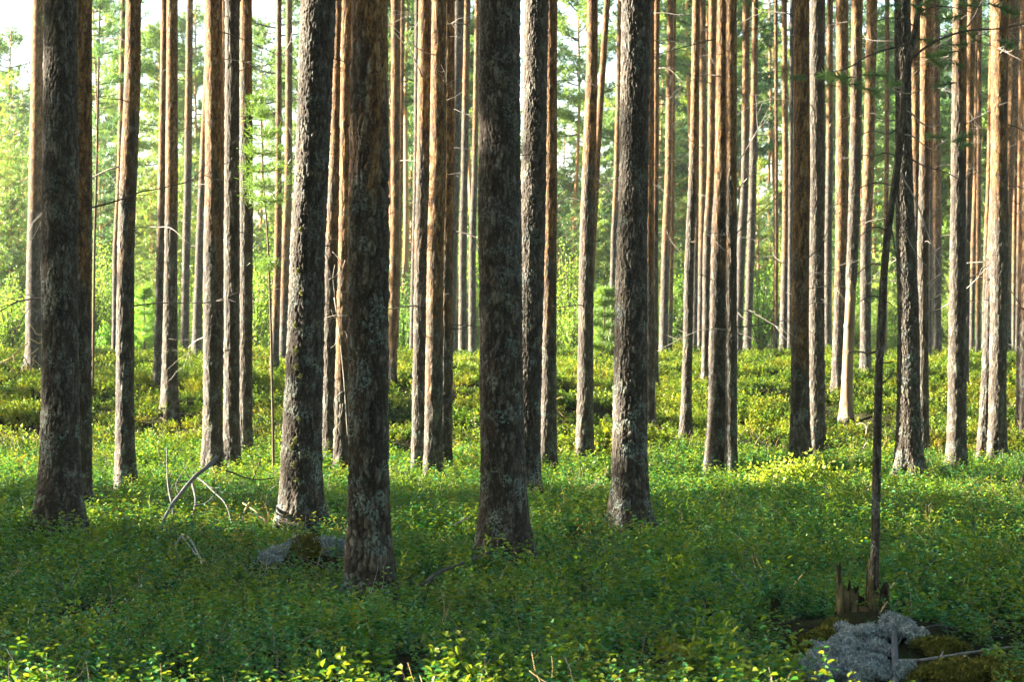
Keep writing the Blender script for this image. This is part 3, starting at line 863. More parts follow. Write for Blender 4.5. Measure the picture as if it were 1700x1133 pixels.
# the thin crooked snag in front on the right
def snag():
    d = 13.95
    base = at(1450, 988, d)
    t = thing("snag_tree", (base.x, d, 0), "thin crooked dark snag bristling with dead twigs, standing beside the broken stump", "tree")
    rows = [(1000,1450,14),(985,1450,13),(900,1453,13),(800,1455,13),(700,1457,13),(620,1459,13),(550,1462,13),(480,1466,12),(400,1472,11.5),(340,1480,11),(300,1487,11),(200,1498,11),(150,1502,10),(100,1509,9.5),(50,1519,9),(0,1528,8),(-150,1545,6),(-300,1555,4)]
    zs = np.array([CAM_H - (y - 566.5) / FOC * d for y, _, _ in rows]); xs = np.array([(x - 850) / FOC * d for _, x, _ in rows])
    ws = np.array([w / FOC * d * .5 for _, _, w in rows])

    def path(z):
        return (float(np.interp(z, zs, xs)) - base.x, 0.0, float(np.interp(z, zs, ws)))
    link("trunk", trunk_mesh("trunk", path, float(zs[0]) - .1, float(zs[-3]), None, 40, 0.012, 777, 0.42, float(zs[-1])), t)
    BR = [([(1510,100),(1535,78),(1565,62),(1605,50),(1660,49),(1705,39)], 4.5, 2.0, M_DARKWOOD),
          ([(1511,72),(1480,80),(1440,92),(1415,110),(1402,116),(1365,123)], 4, 1.5, M_DARKWOOD),
          ([(1500,150),(1488,144),(1478,148),(1492,155),(1508,158),(1527,151)], 3, 1.5, M_DEADWOOD),
          ([(1498,182),(1512,184),(1530,202),(1548,210),(1568,203)], 3.5, 1.6, M_DEADWOOD),
          ([(1486,310),(1462,300),(1440,305),(1424,318)], 3, 1.5, M_DARKWOOD),
          ([(1474,385),(1458,376),(1441,380),(1428,392)], 3, 1.3, M_DARKWOOD),
          ([(1466,440),(1452,436),(1440,443),(1430,455)], 3, 1.3, M_DARKWOOD),
          ([(1464,495),(1448,490),(1432,497),(1418,507)], 3.4, 1.4, M_DARKWOOD),
          ([(1492,285),(1520,330),(1543,400),(1560,445),(1574,486)], 3, 1.2, M_DEADWOOD),
          ([(1486,320),(1500,370),(1524,420),(1545,440)], 2.6, 1.2, M_DEADWOOD),
          ([(1478,365),(1494,430),(1508,462),(1524,464),(1530,452)], 2.4, 1.2, M_DARKWOOD),
          ([(1458,583),(1444,588),(1430,584),(1414,586)], 5, 2, M_DARKWOOD),
          ([(1456,642),(1468,636),(1482,626),(1488,614)], 4, 2, M_DARKWOOD),
          ([(1462,505),(1478,500),(1488,506)], 4, 1.5, M_DARKWOOD),
          ([(1497,222),(1520,224),(1540,238),(1562,246)], 3, 1.5, M_DEADWOOD),
          ([(1495,250),(1512,262),(1540,275),(1580,282),(1608,296)], 3, 1.3, M_DARKWOOD),
          ([(1498,205),(1475,226),(1450,214),(1425,226)], 2.6, 1.2, M_DARKWOOD),
          ([(1492,262),(1470,252),(1448,262),(1432,256),(1418,270)], 2.6, 1.2, M_DARKWOOD),
          ([(1524,20),(1545,12),(1575,18),(1600,30)], 3, 1.4, M_DARKWOOD),
          ([(1520,45),(1500,30),(1478,28),(1450,36)], 3, 1.4, M_DARKWOOD),
          ([(1459,600),(1470,604),(1480,600)], 4, 2, M_DARKWOOD),
          ([(1456,700),(1446,694),(1438,698)], 4, 1.5, M_DARKWOOD)]
    for i, (pts, a, b, m) in enumerate(BR):
        branch_part(t, "dead_branch", pts, a, b, d, m, dd=random.uniform(-0.25, 0.25))
    SP = [(1352,122,1.0),(1343,128,.8),(1420,128,1.2),(1408,134,1.2),(1432,124,1.1),(1418,142,1.1),(1396,138,.9),(1510,4,1.2),(1498,8,1),(1524,10,1),(1560,66,1.1),(1572,74,.9),(1592,84,1.0),
          (1588,137,1.0),(1567,112,1.0),(1600,24,1.1),(1640,5,1.3),(1628,12,1.0),(1625,70,1.0),(1656,66,1.0),(1668,76,.8),(1697,70,1.0),(1502,140,.8),(1580,236,1.1),(1570,228,.9),(1590,244,.9),(1604,112,.8),(1536,96,.8)]
    for i, (x, y, s) in enumerate(SP):
        p = at(x, y, d + random.uniform(-.2, .2)) - Vector(t.location)
        link("needle_tuft", TUFTS[i % 3], t, p, (random.random() * 6.28, random.uniform(-.7, .3), random.choice([0.2, 3.0]) + random.uniform(-.6, .6)), s * 0.8)


snag()


# slender saplings
def sapling(rows, label, whorls, seed, tuft_scale=1.0, thick_mat=None, tufts=None, density=6, name="young_pine"):
    rs = random.Random(seed)
    yb = rows[0][0]
    d = depth_of(rows[0][1], yb) or 68.0
    base = at(rows[0][1], yb, d)
    t = thing(name, (base.x, d, 0), label, "tree")
    zs = np.array([CAM_H - (y - 566.5) / FOC * d for y, _, _ in rows]); xs = np.array([(x - 850) / FOC * d for _, x, _ in rows])
    ws = np.array([w / FOC * d * .5 for _, _, w in rows])
    mb = MB()
    zz = np.linspace(zs[0] - 0.15, zs[-1], 30)
    mb.tube([(float(np.interp(z, zs, xs)) - base.x, 0, z) for z in zz], [float(np.interp(z, zs, ws)) for z in zz], 8, 0, rough=0.1)
    link("trunk", mb.build("trunk", (thick_mat or M_TWIG,)), t)
    cb = MB()
    rn = np.random.RandomState(seed)
    for (y, ln) in whorls:                      # row in the photo, branch length in metres
        z = CAM_H - (y - 566.5) / FOC * d
        x = float(np.interp(z, zs, xs)) - base.x
        for j in range(density):
            az = rs.random() * 6.283
            l = ln * rs.uniform(.6, 1.1)
            pts = [(x + math.cos(az) * l * s, math.sin(az) * l * s, z + l * (0.35 * s * s + 0.05 * s) - 0.04 * s) for s in (0, .35, .7, 1)]
            cb.tube(pts, [0.006, 0.005, 0.004, 0.002], 4, 1)
            for s in np.linspace(0.3, 1, max(3, int(l / 0.12))):
                p = np.array([np.interp(s, (0, .35, .7, 1), [q[a] for q in pts]) for a in range(3)])
                n = 26
                P = p + rn.normal(size=(n, 3)) * 0.035
                D = rn.normal(size=(n, 3)) + np.array([math.cos(az), math.sin(az), .8])
                cb.cards(P, D, 0.075 * tuft_scale, 0.007 * tuft_scale, 0, rn)
    link("crown", cb.build("crown", (tufts or M_NEEDLE2, M_TWIG), False), t)
    return t


sapling([(640,154,5),(400,157,4.5),(300,160,4),(0,166,3),(-120,168,2)], "needle-thin dark young pine with sparse side sprays, beside the orange pine on the left",
        [(20, 1.0), (60, 1.1), (95, 1.0), (140, .9), (215, .9), (260, .6)], 5, 1.6, tufts=M_NEEDLE, density=4)
sapling([(785,454,5),(700,453,4.5),(550,450,4),(400,445,3),(300,437,2.5),(160,432,2)], "spindly sapling with bright green needles on top and a bare dark stem",
        [(165, .10), (190, .16), (225, .22), (255, .25), (285, .3), (310, .32), (335, .22), (440, .1)], 6, 0.9, tufts=M_NEEDLE2, density=6)
sapling([(588,240,3),(540,240,2.5),(478,239,1.5)], "little bright green conifer catching sun between two pines on the left",
        [(484, .12), (495, .25), (508, .4), (522, .5), (536, .6), (550, .65), (565, .7), (578, .7)], 8, 2.4, tufts=M_BIRCH, density=8)
sapling([(592,1003,3),(560,1003,3),(480,1004,1.5)], "little pale young pine with upright candles left of the thick grey lichened trunk",
        [(488, .15), (505, .3), (525, .45), (545, .6), (565, .6), (580, .6)], 9, 2.4, tufts=M_NEEDLE2, density=8)


# ------------------------------------------------------------------ loose wood, stump, hummocks
def loose(name, label, cat, paths, mat, d, sub="side_branch"):
    """paths[0] is the main stick, the rest are its side branches, as parts"""
    base = at(paths[0][0][0][0], paths[0][0][0][1], d if d and d > 1 else depth_of(paths[0][0][0][0], paths[0][0][0][1], d or 0.045))
    t = thing(name, (base.x, base.y, base.z), label, cat)
    for i, (pts, a, b, dd) in enumerate(paths):
        branch_part(t, "stem" if i == 0 else sub, pts, a, b, d, mat, dd=dd)
    return t


loose("fallen_branch", "forked grey fallen branch propped up among the bilberries on the left", "branch", [
    ([(360,760),(345,776),(325,790),(312,805),(297,824),(286,838),(272,862),(264,885),(260,915)], 7.5, 4.5, (20.4, 17.9)),
    ([(286,838),(288,852),(285,872),(273,886),(266,905)], 5.5, 3.5, (19.0, 18.0)),
    ([(277,745),(278,790),(280,815),(286,838)], 2, 4.5, (19.4, 19.1)),
    ([(325,792),(340,802),(355,818),(372,832),(380,850),(384,870)], 3.5, 1.5, (20.0, 19.2)),
    ([(355,818),(372,818),(388,822)], 2, 1, (19.8, 19.7)), ([(340,802),(352,812),(366,810)], 2, 1, (19.9, 19.7)),
    ([(318,800),(326,830),(322,850),(316,862),(318,880)], 4.5, 2, (20.0, 18.9)),
    ([(322,840),(340,838),(352,828),(360,816)], 2.5, 1.2, (19.4, 19.4)), ([(320,856),(338,852),(356,846)], 2.2, 1.2, (19.2, 19.2)),
    ([(285,876),(310,868),(330,868),(352,876),(372,880)], 3.5, 1.5, (18.5, 18.7)),
    ([(312,800),(296,800),(286,808),(276,822)], 3, 1, (19.9, 19.5)), ([(298,822),(290,806),(300,790),(314,770)], 2, 1, (19.5, 19.6)),
    ([(272,862),(256,858),(244,868),(232,880)], 2.2, 1.2, (18.6, 18.6)),
    ([(352,876),(350,892),(344,905),(348,915)], 2.4, 1.2, (18.6, 18.1)),
    ([(376,880),(388,878),(398,886),(408,891)], 3, 1.5, (18.6, 18.4)),
    ([(314,795),(305,775),(310,762)], 2, 1, (20.0, 20.0))], M_GREYWOOD, 20.0)
loose("fallen_branch", "whitish crooked root-like stick below the forked grey fallen branch", "branch", [
    ([(302,888),(312,890),(322,902),(332,915),(338,925),(346,928)], 5, 3.5, -0.2),
    ([(302,892),(318,908),(330,922)], 3, 2, -.1), ([(333,928),(336,950)], 3, 1.5, 0.0), ([(302,890),(290,905),(276,914)], 3, 1.5, 0.1)], M_DEADWOOD, 0.17)
loose("fallen_branch", "small pale forked twig lit orange in front of the white-lit leaning trunk", "branch", [
    ([(402,866),(404,850),(412,836)], 3.5, 2.5, 0.1), ([(403,836),(420,846),(436,862),(440,872)], 2, 2, 0.1), ([(412,852),(424,856),(438,868)], 2, 2, 0.2)], M_STRAW, 0.25)
loose("fallen_branch", "black drooping dead branch reaching toward the white-lit leaning trunk", "branch", [
    ([(375,782),(392,788),(410,797),(432,799),(463,795)], 3, 1.5, 0.2), ([(420,797),(428,775),(432,760)], 2, 1, 0.1)], M_DARKWOOD, 22.5)
loose("fallen_branch", "straight dark stick lying between the frontmost trunk and the thickest central trunk", "branch", [
    ([(700,972),(730,955),(770,944),(812,929)], 6, 5, 0.5), ([(716,962),(745,945),(765,937)], 3, 1.5, 0.5)], M_DARKWOOD, 0.22)
loose("fallen_branch", "thin pale stick slanting in the leaves left of the thickest central trunk", "branch", [
    ([(752,872),(775,864),(792,857)], 3, 2, 0.3), ([(765,867),(772,860)], 2, 1, 0.1)], M_DEADWOOD, 0.22)
loose("dead_twig", "dry curved pale stalk arching over the leaves below the yellow bush", "twig", [
    ([(1272,862),(1285,845),(1300,836),(1320,830)], 2.2, 1.5, 0.2), ([(1276,858),(1290,848),(1306,850)], 1.6, 1, 0.1)], M_STRAW, 22.2)
loose("dead_twig", "thin dry stalk standing slanted beside the dark lichened pine's foot", "twig", [
    ([(1433,838),(1440,820),(1450,803)], 2.2, 1.5, 0.1), ([(1440,820),(1436,806)], 1.5, 1, 0.1)], M_STRAW, 24.0)
loose("dead_twig", "pale arched twig in the shade behind the yellow bush", "twig", [
    ([(1438,722),(1440,708),(1432,702),(1424,706)], 2, 1.4, 0.1), ([(1432,748),(1440,735),(1443,732)], 2.4, 1.5, 0.1)], M_DEADWOOD, 31.0)
loose("dead_twig", "white branched dead twigs lying on the sunny slope left of the broad brown trunk", "twig", [
    ([(1276,655),(1288,642),(1296,652),(1300,640)], 2, 1, 0.2), ([(1288,644),(1280,640)], 1.6, 1, 0.1)], M_DEADWOOD, 46.0)
loose("fallen_branch", "weathered blue-grey dead pole standing out of the lichen mound", "branch", [
    ([(1484,1028),(1485,1060),(1486,1100),(1487,1150)], 11, 13, 0.0), ([(1484,1034),(1478,1027),(1474,1022)], 7, 4, 0.0), ([(1486,1075),(1494,1066),(1498,1056)], 5, 2.5, 0.0)], M_GREYWOOD, None)
loose("fallen_branch", "long whitish stick lying level from the grey pole to the right edge", "branch", [
    ([(1492,1098),(1520,1099),(1550,1096),(1590,1090),(1640,1084),(1712,1076)], 6, 3.5, 0.1), ([(1560,1094),(1580,1075),(1600,1058)], 3, 1.5, 0.2), ([(1600,1090),(1630,1105),(1660,1118)], 3, 1.5, -0.1)], M_DEADWOOD, None)
loose("fallen_branch", "black sagging branch above the long whitish stick at the lower right", "branch", [
    ([(1530,1046),(1560,1040),(1590,1050),(1620,1058),(1660,1066),(1710,1060)], 5, 3, 0.2), ([(1590,1050),(1612,1020),(1640,1000),(1672,988)], 4, 2, 0.3), ([(1620,1058),(1650,1044),(1700,1040)], 3.5, 2, 0.2), ([(1570,1042),(1575,1060),(1600,1085)], 3, 2, 0.0)], M_DARKWOOD, None)
loose("fallen_branch", "dark upright dead branch with a pale snapped side twig, right of the stump", "branch", [
    ([(1514,1044),(1516,1008),(1520,990),(1536,968),(1550,950),(1566,936)], 5, 3, 0.3), ([(1538,966),(1546,980),(1554,994)], 3, 2, 0.1), ([(1520,1040),(1521,1012)], 4, 2.5, 0.1), ([(1516,1005),(1500,1000),(1488,1012)], 2.5, 1.5, 0.1)], M_DARKWOOD, 14.0)
loose("dead_twig", "thin tan twig bending up right between stump and snag", "twig", [
    ([(1446,995),(1462,990),(1480,982),(1490,971)], 3.5, 2.5, 0.1), ([(1470,986),(1478,990)], 2, 1, 0)], M_STRAW, 13.8)
loose("dead_twig", "pale bow-shaped twig curving down beside the weathered grey pole", "twig", [
    ([(1473,1000),(1462,1012),(1453,1025),(1454,1045),(1462,1056),(1474,1064)], 3, 2.5, -0.2), ([(1462,1012),(1470,1004)], 2, 1, 0)], M_STRAW, 13.2)
loose("dead_twig", "grey twig arching left of the broken stump over the bilberries", "twig", [
    ([(1355,1035),(1362,1015),(1378,1002),(1398,996)], 2.5, 2, 0.1), ([(1358,1022),(1350,1012)], 2, 1, .1)], M_STRAW, 13.9)
loose("dead_branch", "pale twisted dead branch curling in front of the brown pine at the left edge", "branch", [
    ([(-6,610),(8,600),(18,594),(30,580),(42,570)], 3.4, 2.2, 0.2),
    ([(9,602),(18,612),(24,621),(31,624)], 2.6, 1.6, 0.1), ([(22,592),(24,586),(32,588),(40,594),(44,605),(46,614)], 2.4, 1.6, 0.1),
    ([(22,592),(24,600),(30,603)], 2.2, 1.4, 0.0), ([(44,610),(50,612),(55,604),(52,596),(58,590)], 2.2, 1.4, 0.1), ([(48,590),(58,583),(62,578)], 2.2, 1.4, 0.1),
    ([(48,562),(56,566),(64,572),(70,564)], 2.2, 1.4, 0.1), ([(54,596),(62,604),(68,612)], 2, 1.2, 0.1), ([(50,540),(56,548),(58,556),(66,556)], 2, 1.2, 0.1)], M_STRAW, 40.0)
loose("dead_branch", "dangling dead branch of curly pale twigs beside the slim yellowish lit pine", "branch", [
    ([(555,494),(559,520),(563,550),(567,590),(571,630),(574,680),(577,725)], 2.2, 1.3, 0.0),
    ([(552,418),(562,428),(566,442),(560,458),(546,464)], 1.3, 0.8, 0), ([(573,432),(568,450),(560,466),(562,480)], 1.2, 0.7, 0), ([(556,440),(552,460),(556,494)], 1.2, 0.8, 0),
    ([(560,478),(568,486),(577,484)], 1.2, 0.7, 0), ([(560,530),(552,524),(550,514)], 1.2, 0.7, 0), ([(562,548),(574,550),(577,564)], 1.2, 0.7, 0), ([(561,560),(556,574),(549,578)], 1.2, 0.7, 0),
    ([(570,650),(560,656),(554,668),(556,690),(562,700),(568,685),(569,670)], 1.2, 0.7, 0), ([(566,590),(576,598)], 1.1, 0.7, 0)], M_DEADWOOD, 26.0)
loose("dead_branch", "small pale forked dead twig low on the pine right of the two dark central trunks", "branch", [
    ([(897,672),(906,668),(915,668),(926,662),(934,659)], 3, 1.4, 0.0), ([(912,667),(916,676),(920,682)], 2, 1.2, 0), ([(916,668),(926,682),(938,694)], 2, 1.2, 0)], M_STRAW, 31.0)


def stump():
    d = 13.3
    b = at(1430, 1032, d)
    t = thing("tree_stump", (b.x, d, gz1(b.x, d) - 0.03), "broken rotten stump with two jagged standing splinters on the mossy mound", "stump")

    def shard(cx, w, h, mat, seed, lean=0.0):
        rs = np.random.RandomState(seed)
        n = 26
        mb = MB()
        rows = 14
        vs = []
        prof = 0.5 + 0.5 * np.exp(-((np.arange(n) - 9 - seed % 5) / 4.5) ** 2) + 0.3 * (rs.rand(n) - .5)
        prof /= prof.max()
        for i in range(rows):
            s = i / (rows - 1)
            for j in range(n):
                a = j / n * 6.283
                r = w * (1 - 0.2 * s) * (1 + 0.3 * math.sin(3 * a + seed) + 0.16 * (rs.rand() - .5))
                z = h * s * prof[j]
                vs.append((cx + math.cos(a) * r + lean * s, math.sin(a) * r * 0.8, z))
        q = [(i * n + j, i * n + (j + 1) % n, (i + 1) * n + (j + 1) % n, (i + 1) * n + j) for i in range(rows - 1) for j in range(n)]
        mb.add(vs, q)
        o = link("splinter", mb.build("splinter", (mat,)), t)
        return o
    shard(-0.07, 0.062, 0.32, M_ROTWOOD, 3, -0.01)
    shard(0.075, 0.066, 0.33, M_ROTWOOD, 8, 0.005)
    shard(0.0, 0.085, 0.12, M_ROTWOOD, 5)


stump()


def cushion(name, label, cat, spots, mat, seed, size=0.022, per=260, cat_group=None):
    """low cushion of tiny branching tufts lying on the ground: spots are (x, y, radius)"""
    rs = np.random.RandomState(seed)
    mb = MB()
    c = np.array([[s[0], s[1]] for s in spots]).mean(0)
    for (x, y, r) in spots:
        n = int(per * (r / 0.1) ** 2)
        a = rs.rand(n) * 6.283; rr = r * np.sqrt(rs.rand(n)) * (1 + 0.25 * np.sin(3 * a + x * 9))
        X = x + np.cos(a) * rr; Y = y + np.sin(a) * rr
        Z = gz(X, Y) + 0.055 * (1 - (rr / (r * 1.3)) ** 2) + rs.rand(n) * 0.03
        Z += 0.05 * (fbm(X * 13, Y * 13, seed, 2) - 0.5)
        P = np.stack([X - c[0], Y - c[1], Z - gz1(*c)], 1)
        for _ in range(7):
            D = rs.normal(size=(n, 3)) + np.array([0, -0.2, 0.9])
            mb.cards(P + rs.normal(size=(n, 3)) * size * .5, D, size * (0.6 + 0.8 * rs.rand(n)), size * 0.55, 0, rs)
        # dense core so that it reads as a cushion
        nn = 14
        vs = []; q = []
        for i in range(6):
            f = i / 5
            for j in range(nn):
                aa = j / nn * 6.283
                xx = x + math.cos(aa) * r * f * 1.02; yy = y + math.sin(aa) * r * f * 1.02
                vs.append((xx - c[0], yy - c[1], gz1(xx, yy) - gz1(*c) + 0.045 * (1 - f * f) - 0.03))
        for i in range(5):
            for j in range(nn):
                q.append((i * nn + j, (i + 1) * nn + j, (i + 1) * nn + (j + 1) % nn, i * nn + (j + 1) % nn))
        mb.add(vs, q)
    o = link(name, mb.build(name, (mat,), False), None, (c[0], c[1], gz1(*c)))
    tag(o, label, cat)
    return o


def spot(px, py, r, veg=0.06):
    d = depth_of(px, py, veg)
    return ((px - 850) / FOC * d, d, r)


cushion("lichen_cushion", "pale blue-grey reindeer lichen cushion in front of the broken stump", "lichen",
        [spot(1345,1105,.09), spot(1365,1118,.10), spot(1375,1085,.11), spot(1405,1075,.12), spot(1430,1095,.12), spot(1390,1110,.12), spot(1350,1075,.06), spot(1440,1118,.10), spot(1420,1055,.09), spot(1440,1050,.07), spot(1458,1075,.08), spot(1400,1050,.07), spot(1465,1045,.05)], M_LICHEN, 41, 0.011, 1000)
cushion("lichen_cushion", "smaller grey lichen cushion right of the weathered grey pole", "lichen",
        [spot(1500,1040,.07), spot(1517,1052,.08), spot(1480,1022,.05), spot(1505,1115,.06)], M_LICHEN, 42, 0.011, 1000)
cushion("lichen_cushion", "grey lichen cushion on the low hummock left of the frontmost trunk", "lichen",
        [spot(548,905,.07), spot(562,908,.07), spot(534,907,.045)], M_LICHEN, 43, per=200)
cushion("lichen_cushion", "faint grey-green lichen patch spread among leaves farther left on the low hummock", "lichen",
        [spot(440,922,.05), spot(463,917,.06), spot(482,907,.05), spot(490,897,.04), spot(455,931,.045)], M_LICHEN, 44, per=130)
cushion("moss_cushion", "yellow-green moss cushion below the left splinter of the stump", "moss",
        [spot(1390,1042,.09), spot(1370,1052,.08), spot(1350,1062,.07), spot(1335,1078,.07)], M_MOSS, 45, 0.016, 420)
cushion("moss_cushion", "dark olive moss patch under the long whitish stick at the lower right", "moss",
        [spot(1560,1070,.14), spot(1600,1110,.16), spot(1650,1105,.14), spot(1550,1115,.1), spot(1680,1120,.12)], M_MOSS, 46, 0.014, 240)
cushion("moss_cushion", "brown-green moss hummock between the grey lichens left of the frontmost trunk", "moss",
        [spot(510,898,.13), spot(520,905,.1), spot(500,908,.1)], M_MOSS, 47, 0.016, 260)


def lump():  # low pale thing of unknown kind, built as a plain rounded form
    d = 84.0
    b = at(1243, 556, d)
    rs = np.random.RandomState(4)
    n, rows = 24, 12
    vs = []
    for i in range(rows + 1):
        ph = i / rows * math.pi
        for j in range(n):
            a = j / n * 6.283
            r = 1 + 0.12 * math.sin(2 * a + 1) + 0.08 * math.sin(5 * a + ph * 3) + 0.05 * rs.rand()
            vs.append((math.sin(ph) * math.cos(a) * 0.62 * r, math.sin(ph) * math.sin(a) * 0.45 * r, math.copysign(abs(math.cos(ph)) ** .7, math.cos(ph)) * 0.55 * r))
    q = [(i * n + j, i * n + (j + 1) % n, (i + 1) * n + (j + 1) % n, (i + 1) * n + j) for i in range(rows) for j in range(n)]
    mb = MB(); mb.add(vs, q)
    o = link("lump", mb.build("lump", (M_PALEGREY,)), None, (b.x, d, b.z - 0.25))
    tag(o, "low pale grey boulder glimpsed far off behind a grey pine foot", "lump")


lump()


# ------------------------------------------------------------------ ground cover (nobody could count it)
def clump(seed, stems, rad, h0, h1, leaf, lw, per, young=0.15, spiky=0.0, mats=None):
    rs = np.random.RandomState(seed)
    mb = MB()
    for k in range(stems):
        a = rs.rand() * 6.283; r = rad * math.sqrt(rs.rand())
        bx, by = math.cos(a) * r, math.sin(a) * r
        h = h0 + (h1 - h0) * rs.rand()
        lean = rs.normal(size=2) * 0.22 + np.array([math.cos(a), math.sin(a)]) * 0.15
        nshoot = 1 + rs.randint(0, 3)
        for q in range(nshoot):
            l2 = lean + rs.normal(size=2) * (0.28 if q else 0)
            hh = h * (1 if q == 0 else rs.uniform(.6, .95))
            s = np.linspace(0, 1, 5)
            pts = np.stack([bx + l2[0] * hh * s ** 1.5, by + l2[1] * hh * s ** 1.5, hh * s - 0.03], 1)
            if leaf < 0.03 and seed % 2 == 0:
                mb.tube(pts, 0.0016 * (1.3 - s), 3, 2, cap=False)
            n = int(per * rs.uniform(.7, 1.2))
            t = 0.28 + 0.72 * (np.arange(n) + rs.rand(n)) / n
            P = np.stack([np.interp(t, s, pts[:, i]) for i in range(3)], 1)
            az = np.arange(n) * 2.4 + rs.rand() * 6
            sp = rs.rand() < spiky
            el = rs.uniform(-0.15, 0.5, n) if not sp else rs.uniform(0.5, 1.2, n)
            D = np.stack([np.cos(az) * np.cos(el), np.sin(az) * np.cos(el), np.sin(el)], 1)
            Nn = np.stack([-np.cos(az) * np.sin(el), -np.sin(az) * np.sin(el), np.cos(el)], 1) + rs.normal(size=(n, 3)) * 0.25
            L = leaf * rs.uniform(.7, 1.2, n) * (1 - 0.25 * t)
            yng = (rs.rand() < young)
            top = (t > 0.72) & (rs.rand(n) < 0.6) if not yng else t > 0.2
            for mask, m in ((~top, 0), (top, 1)):
                if mask.any():
                    mb.leaves(P[mask], D[mask], Nn[mask], L[mask], L[mask] * lw, m)
    return mb.build("shrub_clump", mats or (M_LEAF, M_YOUNG, M_TWIG), False)


def proto_coll(name, meshes):
    c = bpy.data.collections.new(name)
    for i, m in enumerate(meshes):
        o = bpy.data.objects.new("%s_%02d" % (name, i), m)
        c.objects.link(o)
    return c


def scatter(name, pts, rot, scl, idx, coll, material=None):
    me = bpy.data.meshes.new(name)
    me.vertices.add(len(pts))
    me.vertices.foreach_set("co", np.asarray(pts, dtype=np.float32).ravel())
    for nm, tp, data, key in (("rot", 'FLOAT_VECTOR', rot, "vector"), ("scl", 'FLOAT_VECTOR', scl, "vector"), ("pick", 'INT', idx, "value")):
        a = me.attributes.new(nm, tp, 'POINT')
        a.data.foreach_set(key, np.asarray(data, dtype=np.int32 if tp == 'INT' else np.float32).ravel())
    o = link(name, me)
    g = bpy.data.node_groups.new(name, 'GeometryNodeTree')
    g.interface.new_socket("Geometry", in_out='INPUT', socket_type='NodeSocketGeometry')
    g.interface.new_socket("Geometry", in_out='OUTPUT', socket_type='NodeSocketGeometry')
    gi = g.nodes.new("NodeGroupInput"); go = g.nodes.new("NodeGroupOutput")
    ip = g.nodes.new("GeometryNodeInstanceOnPoints")
    ci = g.nodes.new("GeometryNodeCollectionInfo")
    ci.inputs[0].default_value = coll; ci.inputs[1].default_value = True; ci.inputs[2].default_value = True

    def na(nm, tp):
        n = g.nodes.new("GeometryNodeInputNamedAttribute"); n.data_type = tp; n.inputs[0].default_value = nm
        return next(s for s in n.outputs if s.enabled and s.name == "Attribute")
    e2r = g.nodes.new("FunctionNodeEulerToRotation")
    g.links.new(na("rot", 'FLOAT_VECTOR'), e2r.inputs[0])
    g.links.new(gi.outputs[0], ip.inputs["Points"])
    g.links.new(ci.outputs[0], ip.inputs["Instance"])
    ip.inputs["Pick Instance"].default_value = True
    g.links.new(na("pick", 'INT'), ip.inputs["Instance Index"])
    g.links.new(e2r.outputs[0], ip.inputs["Rotation"])
    g.links.new(na("scl", 'FLOAT_VECTOR'), ip.inputs["Scale"])
    g.links.new(ip.outputs[0], go.inputs[0])
    md = o.modifiers.new("scatter", 'NODES'); md.node_group = g
    tag(o, kind="stuff")
    return o


def trapezoid(n, d0, d1, k, m, rs):
    out = []
    while len(out) < n:
        d = rs.uniform(d0, d1, n * 3); x = rs.uniform(-1, 1, n * 3) * (k * d1 + m)
        ok = np.abs(x) < k * d + m
        out = np.stack([x[ok], d[ok]], 1) if len(out) == 0 else np.concatenate([out, np.stack([x[ok], d[ok]], 1)])
    return out[:n]


def keep_off_trunks(P, margin=0.02):
    ok = np.ones(len(P), bool)
    for (x, y, r) in TREE_AT:
        ok &= np.hypot(P[:, 0] - x, P[:, 1] - y) > r + margin
    return P[ok]


